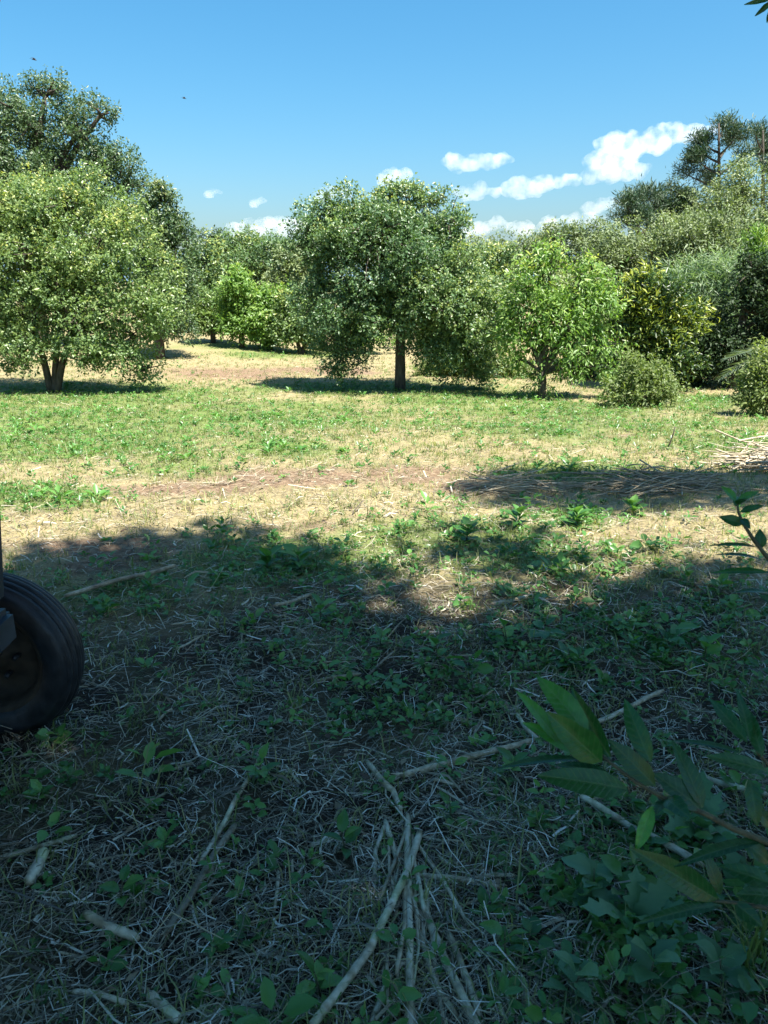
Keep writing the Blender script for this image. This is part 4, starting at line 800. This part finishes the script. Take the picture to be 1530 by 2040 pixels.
# grass tuft at the right
rng = np.random.default_rng(720); b = G(1505, 1935); n = 46; V = []; Q4 = []; T3 = []
for i in range(n):
    az = rng.uniform(0, 6.28); H = rng.uniform(.12, .3); ln = rng.uniform(.1, .6); o_ = np.array([math.cos(az), math.sin(az), 0]); sd = np.array([-math.sin(az), math.cos(az), 0])*.0035; p = np.array([rng.normal()*.03, rng.normal()*.03, -.01])
    P1 = p+np.array([0, 0, H*.55])+o_*H*ln*.35; P2 = p+np.array([0, 0, H*.9])+o_*H*ln; k = len(V); V += [p-sd, p+sd, P1-sd*.8, P1+sd*.8, P2]; Q4.append((k, k+1, k+3, k+2)); T3.append((k+2, k+3, k+4))
tag(obj('grass_tuft', mesh_np('grass_tuft', np.array(V), [Q4, T3], {'rnd': np.repeat(rng.random(n)*.45, 5)}), M['grass'], None, b), 'upright green grass tuft in dark soil at the right edge', 'grass tuft')

# ------------------------------------------------------------------ tractor at the left edge
def lathe(name, prof, k=48, axis='y', wob=None):
    """profile (r, h) turned about the y axis"""
    V = []; Q4 = []
    for i in range(k):
        a = 2*math.pi*i/k
        for (r, h) in prof: V.append((r*math.cos(a), h, r*math.sin(a)))
    m = len(prof)
    for i in range(k):
        for j in range(m-1): Q4.append((i*m+j, i*m+j+1, ((i+1) % k)*m+j+1, ((i+1) % k)*m+j))
    return mesh_np(name, np.array(V), [Q4], None, True)
R0, WT = .326, .160
def tyre_prof(R, Wd, rim, ribs=True):
    h = Wd/2; p = [(rim, -h*.62), (rim+.012, -h*.80), (rim+(R-rim)*.30, -h*.99), (rim+(R-rim)*.55, -h*1.0), (R-.045, -h*.93), (R-.022, -h*.82)]
    if ribs:
        for c in (-.60, -.30, 0, .30, .60):
            t = R - .012*abs(c)**1.5*2.2
            p += [(t-.022, h*(c-.135)), (t-.002, h*(c-.10)), (t, h*c), (t-.002, h*(c+.10)), (t-.022, h*(c+.135))]
    else: p += [(R-.004, -h*.4), (R, 0), (R-.004, h*.4)]
    p += [(R-.022, h*.82), (R-.045, h*.93), (rim+(R-rim)*.55, h), (rim+(R-rim)*.30, h*.99), (rim+.012, h*.80), (rim, h*.62)]
    return p
wc = at_y(-5, 1320, 2.52); wheel_c = np.array([wc[0], 2.52, 0]); wheel_c[2] = float(gz(wc[0], 2.52)) + R0 - .012
print('wheel', wheel_c, project(wheel_c+np.array([R0, 0, 0])), project(wheel_c+np.array([0, 0, R0])), project(wheel_c-np.array([0, 0, R0])))
tr_o = np.array([wheel_c[0], 1.95, 0.0]); tractor = thing('tractor', 'old blue grey tractor whose front wheel shows at the left edge', 'tractor', tr_o)
RIM = .20
def wheel(cen, steer, R, Wd, rim, name):
    t = obj(name, lathe(name+'_tyre', tyre_prof(R, Wd, rim)), M['rubber'], tractor, cen-tr_o); t.rotation_euler = (0, 0, steer)
    h = Wd/2
    obj('rim', lathe('rim', [(rim+.014, -h*.74), (rim+.004, -h*.76), (rim-.012, -h*.60), (rim-.022, -h*.2), (rim-.024, h*.15), (rim*.62, h*.22), (rim*.5, h*.10), (.055, h*.08), (.05, -h*.25), (.001, -h*.27)]), M['rim'], t)
    obj('rim', lathe('rim_back', [(rim+.014, h*.74), (rim+.004, h*.76), (rim-.012, h*.60), (rim-.022, h*.16)]), M['rim'], t)
    tb = Tubes()
    for i in range(6):
        a = i*math.pi/3; c = np.array([.085*math.cos(a), 0, .085*math.sin(a)]); tb.add(np.stack([c+np.array([0, -.03, 0]), c+np.array([0, .02, 0])]), [.010, .010], 6)
    obj('bolt', tb.mesh('bolts', False), M['dark_steel'], t)['kind'] = 'stuff'
    return t
wheel(wheel_c, math.radians(-4), R0, WT, RIM, 'front_wheel')
c2 = np.array([wheel_c[0]-.02, 1.28, 0]); c2[2] = float(gz(c2[0], c2[1])) + R0 - .012
wheel(c2, math.radians(-4), R0, WT, RIM, 'front_wheel')
X0 = wheel_c[0]-tr_o[0]; Yw = wheel_c[1]-tr_o[1]
for yy in (1.2, 2.75):
    c3 = np.array([wheel_c[0]-1.85, yy, 0]); c3[2] = float(gz(c3[0], c3[1]))+.55; wheel(c3, 0, .56, .30, .33, 'rear_wheel')
obj('axle', box_mesh('axle', (-.06, -.60, .33), (.04, .60, .43), .012), M['dark_steel'], tractor)
def pxl(u, v, y): return at_y(u, v, y)-tr_o
# front bracket: block with bevelled end seen before the wheel
b1 = pxl(30, 1206, 2.14); b2 = pxl(12, 1318, 2.0)
obj('front_bracket', box_mesh('front_bracket', (b1[0]-.75, 2.0-tr_o[1], b2[2]), (b1[0], 2.14-tr_o[1], b1[2]), .02), M['steel'], tractor)
p1 = pxl(4, 1015, 2.14); p2 = pxl(11, 1190, 2.14); p1[0] = p2[0]
gm = box_mesh('grille', (p2[0]-.10, -.30, p2[2]), (p2[0], .19, p1[2]+.35), .008); pu = pxl(3, 1015, 2.14)
for v in gm.vertices: v.co.x += (v.co.z-p2[2])/(pu[2]-p2[2])*(pu[0]-p2[0])
obj('grille', gm, M['steel'], tractor); p1[0] = p2[0]-.01
obj('bonnet', box_mesh('bonnet', (p1[0]-1.5, -.33, p2[2]+.10), (p1[0]-.104, .18, p1[2]+.58), .05), M['steel'], tractor)
obj('headlight', lathe('headlight', [(.001, -.05), (.05, -.045), (.07, .02), (.068, .03), (.001, .035)], 20), M['steel'], tractor, (p1[0]+.0-.16, .28, p1[2]+.2))
obj('frame_rail', box_mesh('frame_rail', (-1.9, -.16, .44), (b1[0]-.76, .10, .62), .02), M['dark_steel'], tractor)
obj('seat', box_mesh('seat', (-2.1, -.24, .98), (-1.7, .20, 1.08), .04), M['seat'], tractor); obj('backrest', box_mesh('backrest', (-2.16, -.24, 1.085), (-2.07, .20, 1.40), .035), M['seat'], tractor)
for s in (-1, 1): obj('fender', box_mesh('fender', (-2.3, .02+s*.62-.16, 1.17), (-1.4, .02+s*.62+.16, 1.21), .015), M['steel'], tractor)
tb = Tubes(); tb.add([np.array([-1.2, 0, .6]), np.array([-1.42, 0, 1.3])], [.02, .02], 8)
an = np.linspace(0, 2*math.pi, 21); tb.add(np.stack([-1.42+.18*np.cos(an), .18*np.sin(an), 1.30+.06*np.cos(an)], -1), .013, 6, False); obj('steering_wheel', tb.mesh('steering'), M['seat'], tractor)
# mud splash bits on the tyre
p = at_d(130, 1255, 2.85)

# ------------------------------------------------------------------ birds
def bird(label, u, v, d, rot, sc):
    p = at_y(u, v, d); root = thing('bird', label, 'bird', p, 'birds in the sky')
    tb = Tubes(); tb.add([(-.12, 0, 0), (-.06, 0, .005), (0, 0, .01), (.07, 0, .01), (.12, 0, .005)], [.008, .025, .03, .022, .006], 8); obj('body', tb.mesh('bird_body'), M['bird'], root)
    for s in (-1, 1):
        V = np.array([(.05, 0, .012), (-.04, 0, .012), (.04, s*.12, .06), (-.05, s*.11, .055), (-.05, s*.26, .03), (-.09, s*.27, .028)]); V = np.concatenate([V, V+np.array([0, 0, .008])])
        obj('wing', mesh_np('wing', V, [[(0, 1, 3, 2), (2, 3, 5, 4), (6, 8, 9, 7), (8, 10, 11, 9), (0, 2, 8, 6), (2, 4, 10, 8), (1, 7, 9, 3), (3, 9, 11, 5), (4, 5, 11, 10)]]), M['bird'], root)
    tl = np.array([(-.10, -.012, .002), (-.10, .012, .002), (-.19, .035, 0), (-.19, -.035, 0)]); tl = np.concatenate([tl, tl+np.array([0, 0, .006])])
    obj('tail', mesh_np('tail', tl, [[(0, 1, 2, 3), (7, 6, 5, 4), (0, 4, 5, 1), (1, 5, 6, 2), (2, 6, 7, 3), (3, 7, 4, 0)]]), M['bird'], root)
    root.rotation_euler = rot; root.scale = (sc,)*3
bird('small dark bird gliding high at the upper left', 68, 119, 40., (.1, .25, math.radians(10)), 1.0)
bird('small dark bird in the open sky left of centre', 367, 196, 40., (.1, .15, math.radians(8)), .8)

# ------------------------------------------------------------------ clouds: lumpy closed bodies of thin white vapour
def cloud_mat():
    m, n, l = mat_new('cloud_vapour'); v = n.new('ShaderNodeVolumeScatter'); v.inputs['Color'].default_value = (1, 1, 1, 1); v.inputs['Anisotropy'].default_value = .2
    tc = n.new('ShaderNodeTexCoord'); t = n.new('ShaderNodeTexNoise'); t.inputs['Scale'].default_value = .045; t.inputs['Detail'].default_value = 5; t.inputs['Roughness'].default_value = .6
    l.new(tc.outputs['Object'], t.inputs['Vector'])
    mr = n.new('ShaderNodeMapRange'); mr.interpolation_type = 'SMOOTHSTEP'; mr.inputs['From Min'].default_value = .36; mr.inputs['From Max'].default_value = .70; mr.inputs['To Max'].default_value = .032
    l.new(t.outputs['Fac'], mr.inputs['Value']); l.new(mr.outputs[0], v.inputs['Density'])
    o = n.new('ShaderNodeOutputMaterial'); l.new(v.outputs[0], o.inputs['Volume']); return m
CM = cloud_mat()
def cloud(label, lumps, seed, D=1500.):
    rng = np.random.default_rng(seed); import bmesh
    k = D/cp/F; bm = bmesh.new(); c0_ = at_y(np.mean([q[0] for q in lumps]), np.mean([q[1] for q in lumps]), D)
    for (u, v, r) in lumps:
        r *= 1.36; c = at_y(u, v, D + rng.normal()*r*k*.3) - c0_; base = c[2]-r*k*.5
        for j in range(14):
            dvec = rand_dirs(1, rng)[0]; q = c + dvec*np.array([1.0, .6, .55])*r*k*.62 if j else c
            rr = r*k*(.62 if j == 0 else .30*(.5+.9*rng.random()))
            if q[2] < base: q[2] = base + rr*.3
            mt = Matrix.Translation(Vector(q)) @ Matrix.Diagonal((1.15, 1, .8, 1))
            bmesh.ops.create_icosphere(bm, subdivisions=2, radius=rr, matrix=mt)
    me = bpy.data.meshes.new('cloud'); bm.to_mesh(me); bm.free()
    o = obj('cloud', me, CM, None, c0_); md = o.modifiers.new('r', 'REMESH'); md.mode = 'VOXEL'; md.voxel_size = 2.6*D/1500
    tx = bpy.data.textures.new('cloud_noise', 'CLOUDS'); tx.noise_scale = 22; tx.noise_depth = 6
    dm = o.modifiers.new('d', 'DISPLACE'); dm.texture = tx; dm.strength = 17; dm.mid_level = .5
    dg = bpy.context.evaluated_depsgraph_get(); me2 = bpy.data.meshes.new_from_object(o.evaluated_get(dg)); o.modifiers.clear(); o.data = me2
    if not me2.materials: me2.materials.append(CM)
    tag(o, label, 'cloud', 'small white clouds')
CL = [('largest white cloud, rising in steps left of the tall pine', [(1225, 285, 28), (1265, 290, 32), (1300, 282, 32), (1340, 265, 28), (1380, 268, 26), (1410, 262, 20), (1195, 322, 26), (1232, 312, 30), (1178, 350, 22), (1215, 345, 25), (1255, 340, 24), (1283, 334, 15)]),
      ('long low white cloud under the largest one', [(1030, 375, 24), (1068, 368, 26), (1105, 364, 18), (1140, 358, 16)]), ('small white cloud right of the round oak top', [(925, 382, 18), (955, 380, 20), (985, 384, 12)]),
      ('lone oval white cloud above the round oak right shoulder', [(908, 324, 20), (935, 322, 22), (970, 324, 18), (1003, 318, 16)]), ('white cloud peeking over the top of the round oak', [(775, 350, 20), (795, 352, 20)]),
      ('white cloud at the upper left of the round oak', [(640, 386, 16), (660, 382, 17), (685, 386, 13)]), ('tiny faint cloud in the gap above the far row', [(420, 384, 9), (434, 382, 9)]), ('tiny oval cloud nearest the round oak left side', [(508, 403, 9), (520, 401, 10)]),
      ('small cloud at the edge of the tall dark oak', [(300, 388, 12), (318, 392, 10)]), ('low bank of cloud behind the far row', [(470, 458, 18), (500, 452, 22), (530, 453, 24), (560, 454, 24), (590, 452, 22)]),
      ('small cloud over the dark round pine', [(1175, 412, 16), (1203, 408, 18), (1220, 404, 12)]), ('low cloud bank over the ragged oak', [(950, 458, 24), (985, 448, 18), (1040, 455, 22), (1090, 450, 22), (1140, 440, 20), (1185, 438, 22)])]
for i, (lb, lumps) in enumerate(CL): cloud(lb, lumps, 900+i)
tt = sum(len(o.data.loops) - 2*len(o.data.polygons) for o in {o.data.name: o for o in bpy.data.objects if o.type == 'MESH'}.values())
print('triangles', tt)
